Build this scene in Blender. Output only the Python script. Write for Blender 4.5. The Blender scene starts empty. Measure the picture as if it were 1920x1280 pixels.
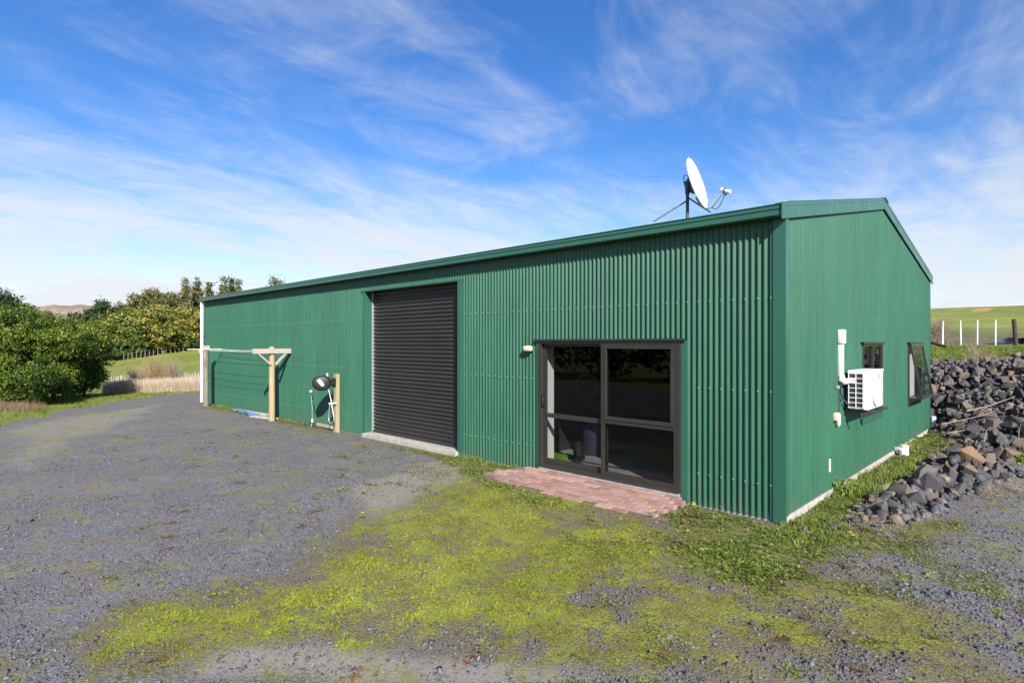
import bpy, bmesh, math, random
import numpy as np
from mathutils import Vector, Matrix

random.seed(7)
RNG = np.random.default_rng(7)
PI = math.pi
scene = bpy.context.scene
COL = scene.collection

# ------------------------------------------------------------------ camera
F_PX, CX, HY = 1074.0, 960.0, 643.0          # focal length and horizon of the 1920x1280 photograph
YAW = math.radians(44.1)
CAM = np.array([2.384, -7.061, 2.08])
R_ = np.array([math.cos(YAW), math.sin(YAW)])
FW = np.array([-math.sin(YAW), math.cos(YAW)])
cd = bpy.data.cameras.new('camera')
cam = bpy.data.objects.new('camera', cd)
COL.objects.link(cam)
cam.location = CAM
cam.rotation_euler = (PI / 2, 0, YAW)
cd.sensor_width = 36.0
cd.lens = F_PX / 1920 * 36.0
cd.shift_y = 3.0 / 1920
cd.clip_start = 0.05
cd.clip_end = 6000
scene.camera = cam

# ------------------------------------------------------------------ world, sun, exposure
TO_SUN = Vector((1.70, -1.0, 1.22)).normalized()
SUN_EL = math.asin(TO_SUN.z)
SUN_AZ = math.atan2(TO_SUN.x, TO_SUN.y)       # clockwise from +Y
world = bpy.data.worlds.new('World')
scene.world = world
world.use_nodes = True
wn, wl = world.node_tree.nodes, world.node_tree.links
wn.clear()
w_out = wn.new('ShaderNodeOutputWorld')
w_bg = wn.new('ShaderNodeBackground')
w_bg.inputs['Strength'].default_value = 0.056
sky = wn.new('ShaderNodeTexSky')
sky.sky_type = 'NISHITA'
sky.sun_disc = False
sky.sun_elevation = SUN_EL
sky.sun_rotation = SUN_AZ
sky.altitude = 100
sky.air_density = 1.0
sky.dust_density = 0.3
sky.ozone_density = 2.5
w_hsv = wn.new('ShaderNodeHueSaturation')
w_hsv.inputs['Hue'].default_value = 0.512
w_hsv.inputs['Saturation'].default_value = 1.36
w_hsv.inputs['Value'].default_value = 2.0
wl.new(sky.outputs[0], w_hsv.inputs['Color'])


def wmath(op, a, b=None, c=None):
    n = wn.new('ShaderNodeMath')
    n.operation = op
    for i, v in enumerate((a, b, c)):
        if v is None:
            continue
        if isinstance(v, (int, float)):
            n.inputs[i].default_value = v
        else:
            wl.new(v, n.inputs[i])
    return n.outputs[0]


def wnoise(vec, scale, detail, rough, dist, loc=(0, 0, 0), rot=0.0, stretch=(1, 1, 1)):
    m = wn.new('ShaderNodeMapping')
    m.inputs['Location'].default_value = loc
    m.inputs['Rotation'].default_value = (0, 0, rot)
    m.inputs['Scale'].default_value = stretch
    wl.new(vec, m.inputs['Vector'])
    n = wn.new('ShaderNodeTexNoise')
    n.inputs['Scale'].default_value = scale
    n.inputs['Detail'].default_value = detail
    n.inputs['Roughness'].default_value = rough
    n.inputs['Distortion'].default_value = dist
    wl.new(m.outputs[0], n.inputs['Vector'])
    return n.outputs['Fac']


def wramp(v, lo, hi, a=0.0, b=1.0):
    n = wn.new('ShaderNodeMapRange')
    n.interpolation_type = 'SMOOTHSTEP'
    n.inputs['From Min'].default_value = lo
    n.inputs['From Max'].default_value = hi
    n.inputs['To Min'].default_value = a
    n.inputs['To Max'].default_value = b
    wl.new(v, n.inputs['Value'])
    return n.outputs[0]


tc = wn.new('ShaderNodeTexCoord')
sep = wn.new('ShaderNodeSeparateXYZ')
wl.new(tc.outputs['Generated'], sep.inputs[0])
up = wmath('MAXIMUM', sep.outputs['Z'], 0.0)
den = wmath('ADD', up, 0.16)
comb = wn.new('ShaderNodeCombineXYZ')          # a cirrus sheet high above: direction projected on a layer
wl.new(wmath('DIVIDE', sep.outputs['X'], den), comb.inputs['X'])
wl.new(wmath('DIVIDE', sep.outputs['Y'], den), comb.inputs['Y'])
P = comb.outputs[0]
big = wnoise(P, 0.75, 4, 0.55, 0.8, (3.4, 6.1, 0))
fib = wnoise(P, 1.25, 9, 0.63, 0.9, (1.3, 0.2, 0), 0.0, (2.1, 0.6, 1))
fib2 = wnoise(P, 2.6, 10, 0.68, 1.6, (5.2, 4.4, 0), 0.0, (1.2, 0.8, 1))
low = wramp(up, 0.0, 0.40, 1.0, 0.0)           # the veil gets thicker towards the horizon
dens = wmath('ADD', wmath('MULTIPLY', big, 0.75), wmath('MULTIPLY', fib, 0.62))
dens = wmath('ADD', dens, wmath('MULTIPLY', fib2, 0.42))
dens = wmath('ADD', dens, wmath('MULTIPLY', low, 0.44))
cov = wramp(dens, 0.80, 1.42, 0.02, 0.96)
mixc = wn.new('ShaderNodeMix')
mixc.data_type = 'RGBA'
wl.new(cov, mixc.inputs['Factor'])
wl.new(w_hsv.outputs[0], mixc.inputs['A'])
mixc.inputs['B'].default_value = (9.2, 9.5, 10.0, 1)
wl.new(mixc.outputs['Result'], w_bg.inputs['Color'])
wl.new(w_bg.outputs[0], w_out.inputs['Surface'])

sd = bpy.data.lights.new('sun', 'SUN')
sun = bpy.data.objects.new('sun', sd)
COL.objects.link(sun)
sd.energy = 5.0
sd.angle = math.radians(0.53)
sd.color = (1.0, 0.95, 0.87)
sun.rotation_euler = TO_SUN.to_track_quat('Z', 'Y').to_euler()
sun.location = (20, -20, 30)

scene.view_settings.view_transform = 'Standard'
scene.view_settings.look = 'None'
scene.view_settings.exposure = 0.70
scene.view_settings.gamma = 1.0
scene.view_settings.use_curve_mapping = False
scene.render.engine = 'CYCLES'
scene.cycles.use_denoising = True
scene.cycles.max_bounces = 8
scene.cycles.transparent_max_bounces = 12
scene.cycles.caustics_reflective = False
scene.cycles.caustics_refractive = False


# ------------------------------------------------------------------ placing helpers
def G(px, py, z=0.0):
    """ground point seen at a pixel of the 1920x1280 photograph"""
    t = (z - CAM[2]) / (-(py - HY) / F_PX)
    d = (px - CX) / F_PX * R_ + FW
    return np.array([CAM[0] + d[0] * t, CAM[1] + d[1] * t])


def at(px, depth):
    d = (px - CX) / F_PX * R_ + FW
    return float(CAM[0] + d[0] * depth), float(CAM[1] + d[1] * depth)


def zat(py, depth):
    return float(CAM[2] - (py - HY) / F_PX * depth)


def ss(a, b, x):
    t = np.clip((np.asarray(x, float) - a) / (b - a), 0, 1)
    return t * t * (3 - 2 * t)


def vnoise(x, y, seed=0):
    """smooth value noise, vectorised"""
    x = np.asarray(x, float); y = np.asarray(y, float)
    xi = np.floor(x).astype(np.int64); yi = np.floor(y).astype(np.int64)
    fx = x - xi; fy = y - yi
    fx = fx * fx * (3 - 2 * fx); fy = fy * fy * (3 - 2 * fy)

    def h(i, j):
        n = (i * 374761393 + j * 668265263 + seed * 974711) & 0x7fffffff
        n = ((n ^ (n >> 13)) * 1274126177) & 0x7fffffff
        return ((n ^ (n >> 16)) & 0xffff) / 65535.0
    return (h(xi, yi) * (1 - fx) + h(xi + 1, yi) * fx) * (1 - fy) + (h(xi, yi + 1) * (1 - fx) + h(xi + 1, yi + 1) * fx) * fy


def fbm(x, y, seed=0, oct=4):
    s = 0; a = 0.5; t = 0
    for k in range(oct):
        s = s + a * vnoise(x * 2 ** k, y * 2 ** k, seed + k * 17); t += a; a *= 0.5
    return s / t


def sdf(x, y, poly):
    """signed distance to a polygon, positive inside"""
    p = np.stack([np.asarray(x, float), np.asarray(y, float)], -1)
    poly = np.asarray(poly, float)
    d = np.full(p.shape[:-1], 1e9); inside = np.zeros(p.shape[:-1], bool)
    n = len(poly)
    for i in range(n):
        a = poly[i]; b = poly[(i + 1) % n]
        e = b - a; w = p - a
        t = np.clip((w @ e) / max(e @ e, 1e-9), 0, 1)
        q = w - t[..., None] * e
        d = np.minimum(d, np.sqrt((q ** 2).sum(-1)))
        c = ((a[1] > p[..., 1]) != (b[1] > p[..., 1]))
        with np.errstate(divide='ignore', invalid='ignore'):
            xx = (b[0] - a[0]) * (p[..., 1] - a[1]) / (b[1] - a[1] + 1e-12) + a[0]
        inside ^= c & (p[..., 0] < xx)
    return np.where(inside, d, -d)


# ------------------------------------------------------------------ mesh helpers
class MB:
    def __init__(self):
        self.v = []; self.f = []

    def add(self, vs, fs):
        o = len(self.v)
        self.v += [tuple(map(float, p)) for p in vs]
        self.f += [tuple(i + o for i in f) for f in fs]
        return self

    def box(self, x0, x1, y0, y1, z0, z1, M=None):
        vs = [(x, y, z) for z in (z0, z1) for y in (y0, y1) for x in (x0, x1)]
        if M is not None:
            vs = [M @ Vector(p) for p in vs]
        return self.add(vs, [(0, 2, 3, 1), (4, 5, 7, 6), (0, 1, 5, 4), (2, 6, 7, 3), (0, 4, 6, 2), (1, 3, 7, 5)])

    def quad(self, a, b, c, d):
        return self.add([a, b, c, d], [(0, 1, 2, 3)])

    def bar(self, a, b, w, h, up=(0, 0, 1)):
        a = Vector(a); b = Vector(b); d = (b - a); L = d.length; d.normalize()
        u = Vector(up)
        s = d.cross(u)
        if s.length < 1e-4:
            s = d.cross(Vector((1, 0, 0)))
        s.normalize(); u = s.cross(d)
        M = Matrix((d, s, u)).transposed().to_4x4(); M.translation = a
        return self.box(0, L, -w / 2, w / 2, -h / 2, h / 2, M)

    def tube(self, pts, r, n=8, cap=True):
        pts = [Vector(p) for p in pts]
        rs = r if isinstance(r, (list, tuple)) else [r] * len(pts)
        vs = []; fs = []
        ref = None
        for i, p in enumerate(pts):
            d = (pts[min(i + 1, len(pts) - 1)] - pts[max(i - 1, 0)]).normalized()
            if ref is None:
                ref = d.cross(Vector((0, 0, 1)))
                if ref.length < 1e-3:
                    ref = d.cross(Vector((1, 0, 0)))
                ref.normalize()
            s = (ref - d * ref.dot(d)).normalized(); ref = s
            u = d.cross(s)
            for k in range(n):
                a = 2 * PI * k / n
                vs.append(p + (s * math.cos(a) + u * math.sin(a)) * rs[i])
        for i in range(len(pts) - 1):
            for k in range(n):
                fs.append((i * n + k, i * n + (k + 1) % n, (i + 1) * n + (k + 1) % n, (i + 1) * n + k))
        if cap:
            fs.append(tuple(range(n - 1, -1, -1)))
            fs.append(tuple((len(pts) - 1) * n + k for k in range(n)))
        return self.add(vs, fs)

    def lathe(self, prof, M=None, n=24):
        vs = []; fs = []
        for r, z in prof:
            for k in range(n):
                a = 2 * PI * k / n
                p = Vector((r * math.cos(a), r * math.sin(a), z))
                vs.append(M @ p if M is not None else p)
        for i in range(len(prof) - 1):
            for k in range(n):
                fs.append((i * n + k, i * n + (k + 1) % n, (i + 1) * n + (k + 1) % n, (i + 1) * n + k))
        return self.add(vs, fs)

    def prism(self, poly, axis, a0, a1):
        """poly: 2-D outline; axis 0/1/2 extruded from a0 to a1"""
        def P3(p, a):
            q = list(p); q.insert(axis, a); return q
        n = len(poly)
        vs = [P3(p, a0) for p in poly] + [P3(p, a1) for p in poly]
        fs = [tuple(range(n)), tuple(range(2 * n - 1, n - 1, -1))]
        fs += [(i, i + n, (i + 1) % n + n, (i + 1) % n) for i in range(n)]
        return self.add(vs, fs)


def obj(name, mb, mat, parent=None, smooth=False, bevel=0.0, fix=True):
    me = bpy.data.meshes.new(name)
    me.from_pydata(mb.v, [], mb.f)
    if fix or bevel:
        bm = bmesh.new(); bm.from_mesh(me)
        bmesh.ops.recalc_face_normals(bm, faces=bm.faces)
        if bevel:
            bmesh.ops.bevel(bm, geom=list(bm.edges), offset=bevel, segments=2, affect='EDGES', profile=0.5)
        bm.to_mesh(me); bm.free()
    me.materials.append(mat)
    if smooth:
        me.polygons.foreach_set('use_smooth', [True] * len(me.polygons))
        if smooth != 'all':
            try:
                me.set_sharp_from_angle(angle=math.radians(40))
            except Exception:
                pass
    o = bpy.data.objects.new(name, me)
    COL.objects.link(o)
    if parent is not None:
        o.parent = parent
    return o


def fast(name, verts, faces, mat, parent=None, var=None, smooth=False, attrs=None):
    """numpy mesh: faces is an (n,3) or (n,4) array"""
    verts = np.ascontiguousarray(verts, np.float32); faces = np.ascontiguousarray(faces, np.int32)
    me = bpy.data.meshes.new(name)
    k = faces.shape[1]
    me.vertices.add(len(verts)); me.vertices.foreach_set('co', verts.ravel())
    me.loops.add(faces.size); me.loops.foreach_set('vertex_index', faces.ravel())
    me.polygons.add(len(faces))
    me.polygons.foreach_set('loop_start', np.arange(0, faces.size, k, dtype=np.int32))
    if smooth:
        me.polygons.foreach_set('use_smooth', np.ones(len(faces), bool))
    me.update(calc_edges=True)
    al = dict(attrs or {})
    if var is not None:
        al['var'] = var
    for nm, a in al.items():
        at_ = me.attributes.new(nm, 'FLOAT', 'POINT')
        at_.data.foreach_set('value', np.ascontiguousarray(a, np.float32).ravel())
    me.materials.append(mat)
    o = bpy.data.objects.new(name, me)
    COL.objects.link(o)
    if parent is not None:
        o.parent = parent
    return o


def replicate(protos, pos, rot, scale, var):
    """protos: list of (V,F); every instance i uses protos[i % len]; rot (n,3,3); scale (n,3)"""
    VV = []; FF = []; AA = []; off = 0
    n = len(pos); m = len(protos)
    for k in range(m):
        idx = np.arange(k, n, m)
        if not len(idx):
            continue
        V, Fc = protos[k]
        V = np.asarray(V, float); Fc = np.asarray(Fc, int)
        w = V[None] * scale[idx][:, None, :]
        w = np.einsum('nij,nvj->nvi', rot[idx], w) + pos[idx][:, None, :]
        VV.append(w.reshape(-1, 3))
        f = Fc[None] + (np.arange(len(idx)) * len(V))[:, None, None] + off
        FF.append(f.reshape(-1, Fc.shape[1])); off += len(idx) * len(V)
        AA.append(np.repeat(var[idx], len(V)))
    return np.concatenate(VV), np.concatenate(FF), np.concatenate(AA)


def rotz_tilt(n, tilt, rng=RNG):
    a = rng.uniform(0, 2 * PI, n); b = rng.normal(0, tilt, n); c = rng.normal(0, tilt, n)
    ca, sa = np.cos(a), np.sin(a); cb, sb = np.cos(b), np.sin(b); cc, sc = np.cos(c), np.sin(c)
    Z = np.zeros(n); O = np.ones(n)
    Rz = np.stack([np.stack([ca, -sa, Z], -1), np.stack([sa, ca, Z], -1), np.stack([Z, Z, O], -1)], 1)
    Rx = np.stack([np.stack([O, Z, Z], -1), np.stack([Z, cb, -sb], -1), np.stack([Z, sb, cb], -1)], 1)
    Ry = np.stack([np.stack([cc, Z, sc], -1), np.stack([Z, O, Z], -1), np.stack([-sc, Z, cc], -1)], 1)
    return Rx @ Ry @ Rz


def empty(name, loc=(0, 0, 0)):
    o = bpy.data.objects.new(name, None)
    o.empty_display_size = 0.2
    COL.objects.link(o)
    o.location = loc
    return o


def tag(o, label, cat, group=None, kind=None):
    o['label'] = label
    if cat:
        o['category'] = cat
    if group:
        o['group'] = group
    if kind:
        o['kind'] = kind
    return o


def keep_world(o, parent):
    o.parent = parent
    o.matrix_parent_inverse = Matrix.Translation(-Vector(parent.location))


# ------------------------------------------------------------------ materials
def lin(r, g, b):
    f = lambda c: ((c / 255 + 0.055) / 1.055) ** 2.4 if c / 255 > 0.04045 else c / 255 / 12.92
    return (f(r), f(g), f(b))


class NT:
    def __init__(self, name):
        self.m = bpy.data.materials.new(name); self.m.use_nodes = True
        self.n = self.m.node_tree.nodes; self.l = self.m.node_tree.links
        self.b = self.n['Principled BSDF']; self.out = self.n['Material Output']
        self._tc = None

    def co(self, kind='Object'):
        if self._tc is None:
            self._tc = self.n.new('ShaderNodeTexCoord')
        return self._tc.outputs[kind]

    def pos(self):
        g = self.n.new('ShaderNodeNewGeometry'); return g.outputs['Position']

    def attr(self, nm):
        a = self.n.new('ShaderNodeAttribute'); a.attribute_name = nm; return a.outputs['Fac']

    def noise(self, vec, scale, detail=4, rough=0.55, dist=0.0, stretch=None):
        if stretch:
            m = self.n.new('ShaderNodeMapping'); m.inputs['Scale'].default_value = stretch
            self.l.new(vec, m.inputs['Vector']); vec = m.outputs[0]
        n = self.n.new('ShaderNodeTexNoise')
        n.inputs['Scale'].default_value = scale; n.inputs['Detail'].default_value = detail
        n.inputs['Roughness'].default_value = rough; n.inputs['Distortion'].default_value = dist
        self.l.new(vec, n.inputs['Vector'])
        return n.outputs['Fac']

    def voro(self, vec, scale, feature='F1', out='Distance', rnd=1.0):
        n = self.n.new('ShaderNodeTexVoronoi'); n.feature = feature
        n.inputs['Scale'].default_value = scale; n.inputs['Randomness'].default_value = rnd
        self.l.new(vec, n.inputs['Vector'])
        return n.outputs[out]

    def ramp(self, v, stops):
        r = self.n.new('ShaderNodeValToRGB')
        e = r.color_ramp.elements
        while len(e) < len(stops):
            e.new(0.5)
        for i, (p, c) in enumerate(stops):
            e[i].position = p; e[i].color = (*c, 1) if len(c) == 3 else c
        self.l.new(v, r.inputs['Fac'])
        return r.outputs['Color']

    def mr(self, v, a, b, c=0.0, d=1.0):
        n = self.n.new('ShaderNodeMapRange'); n.interpolation_type = 'SMOOTHSTEP'
        for k, x in zip(('From Min', 'From Max', 'To Min', 'To Max'), (a, b, c, d)):
            n.inputs[k].default_value = x
        self.l.new(v, n.inputs['Value']); return n.outputs[0]

    def math(self, op, a, b=None):
        n = self.n.new('ShaderNodeMath'); n.operation = op
        for i, v in enumerate((a, b)):
            if v is None: continue
            if isinstance(v, (int, float)): n.inputs[i].default_value = v
            else: self.l.new(v, n.inputs[i])
        return n.outputs[0]

    def mix(self, f, a, b, mode='MIX'):
        n = self.n.new('ShaderNodeMix'); n.data_type = 'RGBA'; n.blend_type = mode
        for s, v in (('Factor', f), ('A', a), ('B', b)):
            if isinstance(v, (int, float)): n.inputs[s].default_value = v
            elif isinstance(v, tuple): n.inputs[s].default_value = (*v, 1)
            else: self.l.new(v, n.inputs[s])
        return n.outputs['Result']

    def bump(self, h, strength=0.3, dist=0.01):
        n = self.n.new('ShaderNodeBump'); n.inputs['Strength'].default_value = strength
        n.inputs['Distance'].default_value = dist
        self.l.new(h, n.inputs['Height']); self.l.new(n.outputs[0], self.b.inputs['Normal'])

    def set(self, color=None, rough=None, metal=None, spec=None):
        for k, v in (('Base Color', color), ('Roughness', rough), ('Metallic', metal), ('Specular IOR Level', spec)):
            if v is None: continue
            if isinstance(v, tuple): self.b.inputs[k].default_value = (*v, 1)
            elif isinstance(v, (int, float)): self.b.inputs[k].default_value = v
            else: self.l.new(v, self.b.inputs[k])
        return self.m


def plain(name, c, rough=0.5, vary=0.12, scale=6.0, metal=0.0, spec=0.5, bump=0.0, stretch=None):
    t = NT(name)
    n = t.noise(t.co(), scale, 6, 0.6, 0.2, stretch)
    col = t.ramp(n, [(0.3, tuple(x * (1 - vary) for x in c)), (0.7, tuple(min(1, x * (1 + vary)) for x in c))])
    rr = t.mr(n, 0.3, 0.7, max(0, rough - 0.07), min(1, rough + 0.07))
    if bump:
        t.bump(t.noise(t.co(), scale * 6, 5, 0.6, 0, stretch), bump, 0.004)
    return t.set(col, rr, metal, spec)


def m_steel_green(name, c, rough=0.42, amt=1.0):
    t = NT(name)
    p = t.pos()
    n1 = t.noise(p, 0.9, 5, 0.6, 0.4)
    n2 = t.noise(p, 7.0, 4, 0.6, 0.0, (1, 1, 0.12))        # faint vertical run marks
    f = t.math('ADD', t.math('MULTIPLY', n1, 0.6), t.math('MULTIPLY', n2, 0.4))
    col = t.ramp(f, [(0.32, tuple(x * (1 - 0.12 * amt) for x in c)), (0.68, tuple(x * (1 + 0.1 * amt) for x in c))])
    sepn = t.n.new('ShaderNodeSeparateXYZ'); t.l.new(p, sepn.inputs[0])
    wnz = t.n.new('ShaderNodeTexWhiteNoise'); wnz.noise_dimensions = '1D'
    sh = t.math('FLOOR', t.math('MULTIPLY', t.math('ADD', sepn.outputs['X'], sepn.outputs['Y']), 1 / 0.762))
    t.l.new(sh, wnz.inputs['W'])
    tone = t.mr(wnz.outputs['Value'], 0.0, 1.0, 0.96, 1.035)                                   # each sheet weathered a little differently
    tc_ = t.n.new('ShaderNodeCombineXYZ')
    for q in ('X', 'Y', 'Z'):
        t.l.new(tone, tc_.inputs[q])
    col = t.mix(amt, col, tc_.outputs[0], 'MULTIPLY')
    streak = t.math('MULTIPLY', t.mr(t.noise(p, 9.0, 6, 0.7, 0.0, (1, 1, 0.05)), 0.56, 0.72), t.mr(t.noise(p, 0.8, 3, 0.5), 0.4, 0.65))
    col = t.mix(t.math('MULTIPLY', streak, 0.10), col, (0.10, 0.13, 0.11))                   # chalky run-off streaks
    splash = t.math('MULTIPLY', t.mr(sepn.outputs['Z'], 0.0, 0.5, 1.0, 0.0), t.mr(t.noise(p, 5.0, 6, 0.7), 0.42, 0.7))
    col = t.mix(t.math('MULTIPLY', splash, 0.55), col, (0.10, 0.095, 0.07))   # rain-splashed dust at the foot
    t.bump(t.noise(p, 1.6, 3, 0.5, 0.0, (1, 1, 0.5)), 0.05, 0.02)
    return t.set(col, t.mr(n2, 0.3, 0.7, rough - 0.05, rough + 0.1), 0.0, 0.45)


GREEN = (0.026, 0.116, 0.069)
M_CLAD = m_steel_green('green_corrugated_steel', GREEN)
M_TRIM = m_steel_green('green_flashing_steel', (0.029, 0.120, 0.082), 0.30, 0.4)
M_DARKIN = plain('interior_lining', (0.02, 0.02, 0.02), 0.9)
M_BRONZE = plain('bronze_aluminium', (0.046, 0.044, 0.037), 0.38, 0.08, 3, 0.25)
M_ROLLER = plain('charcoal_roller_steel', (0.034, 0.030, 0.026), 0.38, 0.15, 2, 0.0, 0.5)
M_WHITE = plain('white_plastic', (0.80, 0.80, 0.78), 0.4, 0.04, 8)
M_WHITEP = plain('white_enamel', (0.78, 0.79, 0.78), 0.32, 0.03, 5)
M_CREAM = plain('cream_plastic', (0.72, 0.66, 0.46), 0.4, 0.05)
M_BLACK = plain('black_plastic', (0.016, 0.016, 0.018), 0.5, 0.2)
M_FIN = plain('dark_coil_fins', (0.03, 0.033, 0.042), 0.55, 0.2, 30)
M_GALV = plain('galvanised_steel', (0.42, 0.43, 0.45), 0.45, 0.12, 12, 0.6)
M_DGALV = plain('weathered_dark_steel', (0.07, 0.08, 0.10), 0.5, 0.15, 12, 0.3)
M_GREYSTEEL = plain('pale_grey_steel', (0.45, 0.46, 0.48), 0.42, 0.1, 9, 0.3)
M_CONC = plain('concrete', (0.43, 0.40, 0.36), 0.9, 0.22, 7, 0, 0.3, 0.3)
M_FLOOR = plain('concrete_floor', (0.34, 0.33, 0.31), 0.7, 0.2, 3)
M_DISH = plain('dish_white_paint', (0.74, 0.74, 0.74), 0.5, 0.03)
M_ROPE = plain('blue_rope', (0.08, 0.17, 0.45), 0.8, 0.2, 20)
M_RED = plain('red_print', (0.45, 0.08, 0.08), 0.5)
M_BLUEDARK = plain('slate_blue_plastic', (0.035, 0.04, 0.075), 0.5)
M_LIME = plain('lime_plastic', (0.16, 0.34, 0.02), 0.5)
M_RUST = plain('rusty_orange_paint', (0.20, 0.07, 0.045), 0.7, 0.3, 9)


def m_timber(name, a, b):
    t = NT(name)
    o = t.co()
    n = t.noise(o, 3.0, 6, 0.65, 0.3, (14, 14, 1.2))
    n2 = t.noise(o, 2.0, 4, 0.6)
    f = t.math('ADD', t.math('MULTIPLY', n, 0.7), t.math('MULTIPLY', n2, 0.3))
    t.bump(n, 0.35, 0.006)
    return t.set(t.ramp(f, [(0.3, a), (0.7, b)]), 0.85, 0, 0.25)


M_TIMBER = m_timber('treated_pine', (0.30, 0.22, 0.12), (0.50, 0.41, 0.25))
M_TIMBERG = m_timber('weathered_grey_timber', (0.10, 0.085, 0.07), (0.34, 0.29, 0.24))
M_TIMBERP = m_timber('pale_primed_timber', (0.34, 0.28, 0.235), (0.50, 0.43, 0.38))
M_TIMBERD = m_timber('dark_strainer_timber', (0.03, 0.022, 0.015), (0.10, 0.075, 0.05))
M_BATTEN = m_timber('silvered_batten', (0.32, 0.27, 0.22), (0.58, 0.50, 0.43))
M_STICK = m_timber('dead_stick', (0.20, 0.15, 0.11), (0.42, 0.34, 0.27))
M_BARK = m_timber('bark', (0.05, 0.04, 0.03), (0.16, 0.13, 0.10))
M_BARKP = m_timber('pale_bark', (0.22, 0.19, 0.15), (0.44, 0.40, 0.34))


def m_glass():
    t = NT('window_glass')
    t.n.remove(t.b)
    tr = t.n.new('ShaderNodeBsdfTransparent'); tr.inputs['Color'].default_value = (0.78, 0.79, 0.79, 1)
    gl = t.n.new('ShaderNodeBsdfGlossy'); gl.inputs['Roughness'].default_value = 0.02
    gl.inputs['Color'].default_value = (0.72, 0.74, 0.76, 1)
    fr = t.n.new('ShaderNodeFresnel')
    ge = t.n.new('ShaderNodeNewGeometry')               # same reflectance on both faces of the thin pane
    t.l.new(t.math('SUBTRACT', 1.38, t.math('MULTIPLY', ge.outputs['Backfacing'], 1.38 - 1 / 1.38)), fr.inputs['IOR'])
    mx = t.n.new('ShaderNodeMixShader')
    t.l.new(fr.outputs[0], mx.inputs[0]); t.l.new(tr.outputs[0], mx.inputs[1]); t.l.new(gl.outputs[0], mx.inputs[2])
    t.l.new(mx.outputs[0], t.out.inputs['Surface'])
    return t.m


M_GLASS = m_glass()


def m_leaf(name, stops, rough=0.5, trans=0.25, spec=0.4):
    t = NT(name)
    v = t.attr('var')
    col = t.ramp(v, stops)
    t.set(col, rough, 0, spec)
    tl = t.n.new('ShaderNodeBsdfTranslucent'); t.l.new(col, tl.inputs['Color'])
    mx = t.n.new('ShaderNodeMixShader'); mx.inputs[0].default_value = trans
    t.l.new(t.b.outputs[0], mx.inputs[1]); t.l.new(tl.outputs[0], mx.inputs[2])
    t.l.new(mx.outputs[0], t.out.inputs['Surface'])
    return t.m


M_HEDGE = m_leaf('glossy_hedge_leaves', [(0.0, (0.022, 0.05, 0.010)), (0.4, (0.06, 0.115, 0.016)), (0.75, (0.145, 0.205, 0.025)), (1, (0.29, 0.33, 0.045))], 0.5, 0.2, 0.25)
M_AUTUMN = m_leaf('autumn_leaves', [(0.0, (0.05, 0.08, 0.015)), (0.4, (0.16, 0.19, 0.035)), (0.75, (0.31, 0.29, 0.06)), (1, (0.50, 0.36, 0.06))])
M_AUTGREEN = m_leaf('yellow_green_leaves', [(0.0, (0.04, 0.08, 0.015)), (0.5, (0.13, 0.18, 0.025)), (0.85, (0.28, 0.28, 0.05)), (1, (0.46, 0.36, 0.06))])
M_OLIVE = m_leaf('olive_conifer_foliage', [(0.0, (0.05, 0.065, 0.018)), (0.5, (0.14, 0.15, 0.045)), (1, (0.27, 0.23, 0.09))], 0.7, 0.1)
M_DARKG = m_leaf('dark_evergreen_foliage', [(0.0, (0.015, 0.035, 0.012)), (0.6, (0.04, 0.075, 0.022)), (1, (0.09, 0.12, 0.045))], 0.6, 0.1)
M_MOSS = m_leaf('yellow_green_moss_grass', [(0.0, (0.14, 0.105, 0.045)), (0.22, (0.19, 0.165, 0.035)), (0.45, (0.19, 0.23, 0.022)), (0.8, (0.37, 0.43, 0.028)), (0.94, (0.42, 0.46, 0.055)), (1, (0.42, 0.36, 0.18))], 0.75, 0.3, 0.2)
M_WEED = m_leaf('weed_leaves', [(0.0, (0.25, 0.12, 0.075)), (0.13, (0.17, 0.115, 0.06)), (0.2, (0.075, 0.115, 0.025)), (0.6, (0.16, 0.23, 0.035)), (1, (0.33, 0.38, 0.08))], 0.55, 0.3, 0.3)
M_GRASS = m_leaf('paddock_grass', [(0.0, (0.07, 0.12, 0.02)), (0.6, (0.17, 0.24, 0.035)), (1, (0.32, 0.32, 0.10))], 0.7, 0.25, 0.2)
M_REED = m_leaf('dry_reeds', [(0.0, (0.22, 0.15, 0.08)), (0.5, (0.46, 0.36, 0.25)), (1, (0.66, 0.55, 0.42))], 0.8, 0.25, 0.2)
M_YELLOW = plain('yellow_petals', (0.75, 0.55, 0.01), 0.6)


def m_stone(name, stops, fine=40, rough=0.75):
    t = NT(name)
    v = t.attr('var')
    col = t.ramp(v, stops)
    n = t.noise(t.pos(), fine, 6, 0.65)
    col = t.mix(0.55, col, t.ramp(n, [(0.3, (0.25, 0.25, 0.25)), (0.7, (1, 1, 1))]), 'MULTIPLY')
    t.bump(n, 0.4, 0.006)
    return t.set(col, rough, 0, 0.35)


M_GRAVEL = m_stone('basalt_chip', [(0, (0.075, 0.075, 0.08)), (0.5, (0.150, 0.151, 0.165)), (0.8, (0.225, 0.226, 0.238)), (0.92, (0.30, 0.265, 0.225)), (1, (0.52, 0.49, 0.45))], 150)


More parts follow.
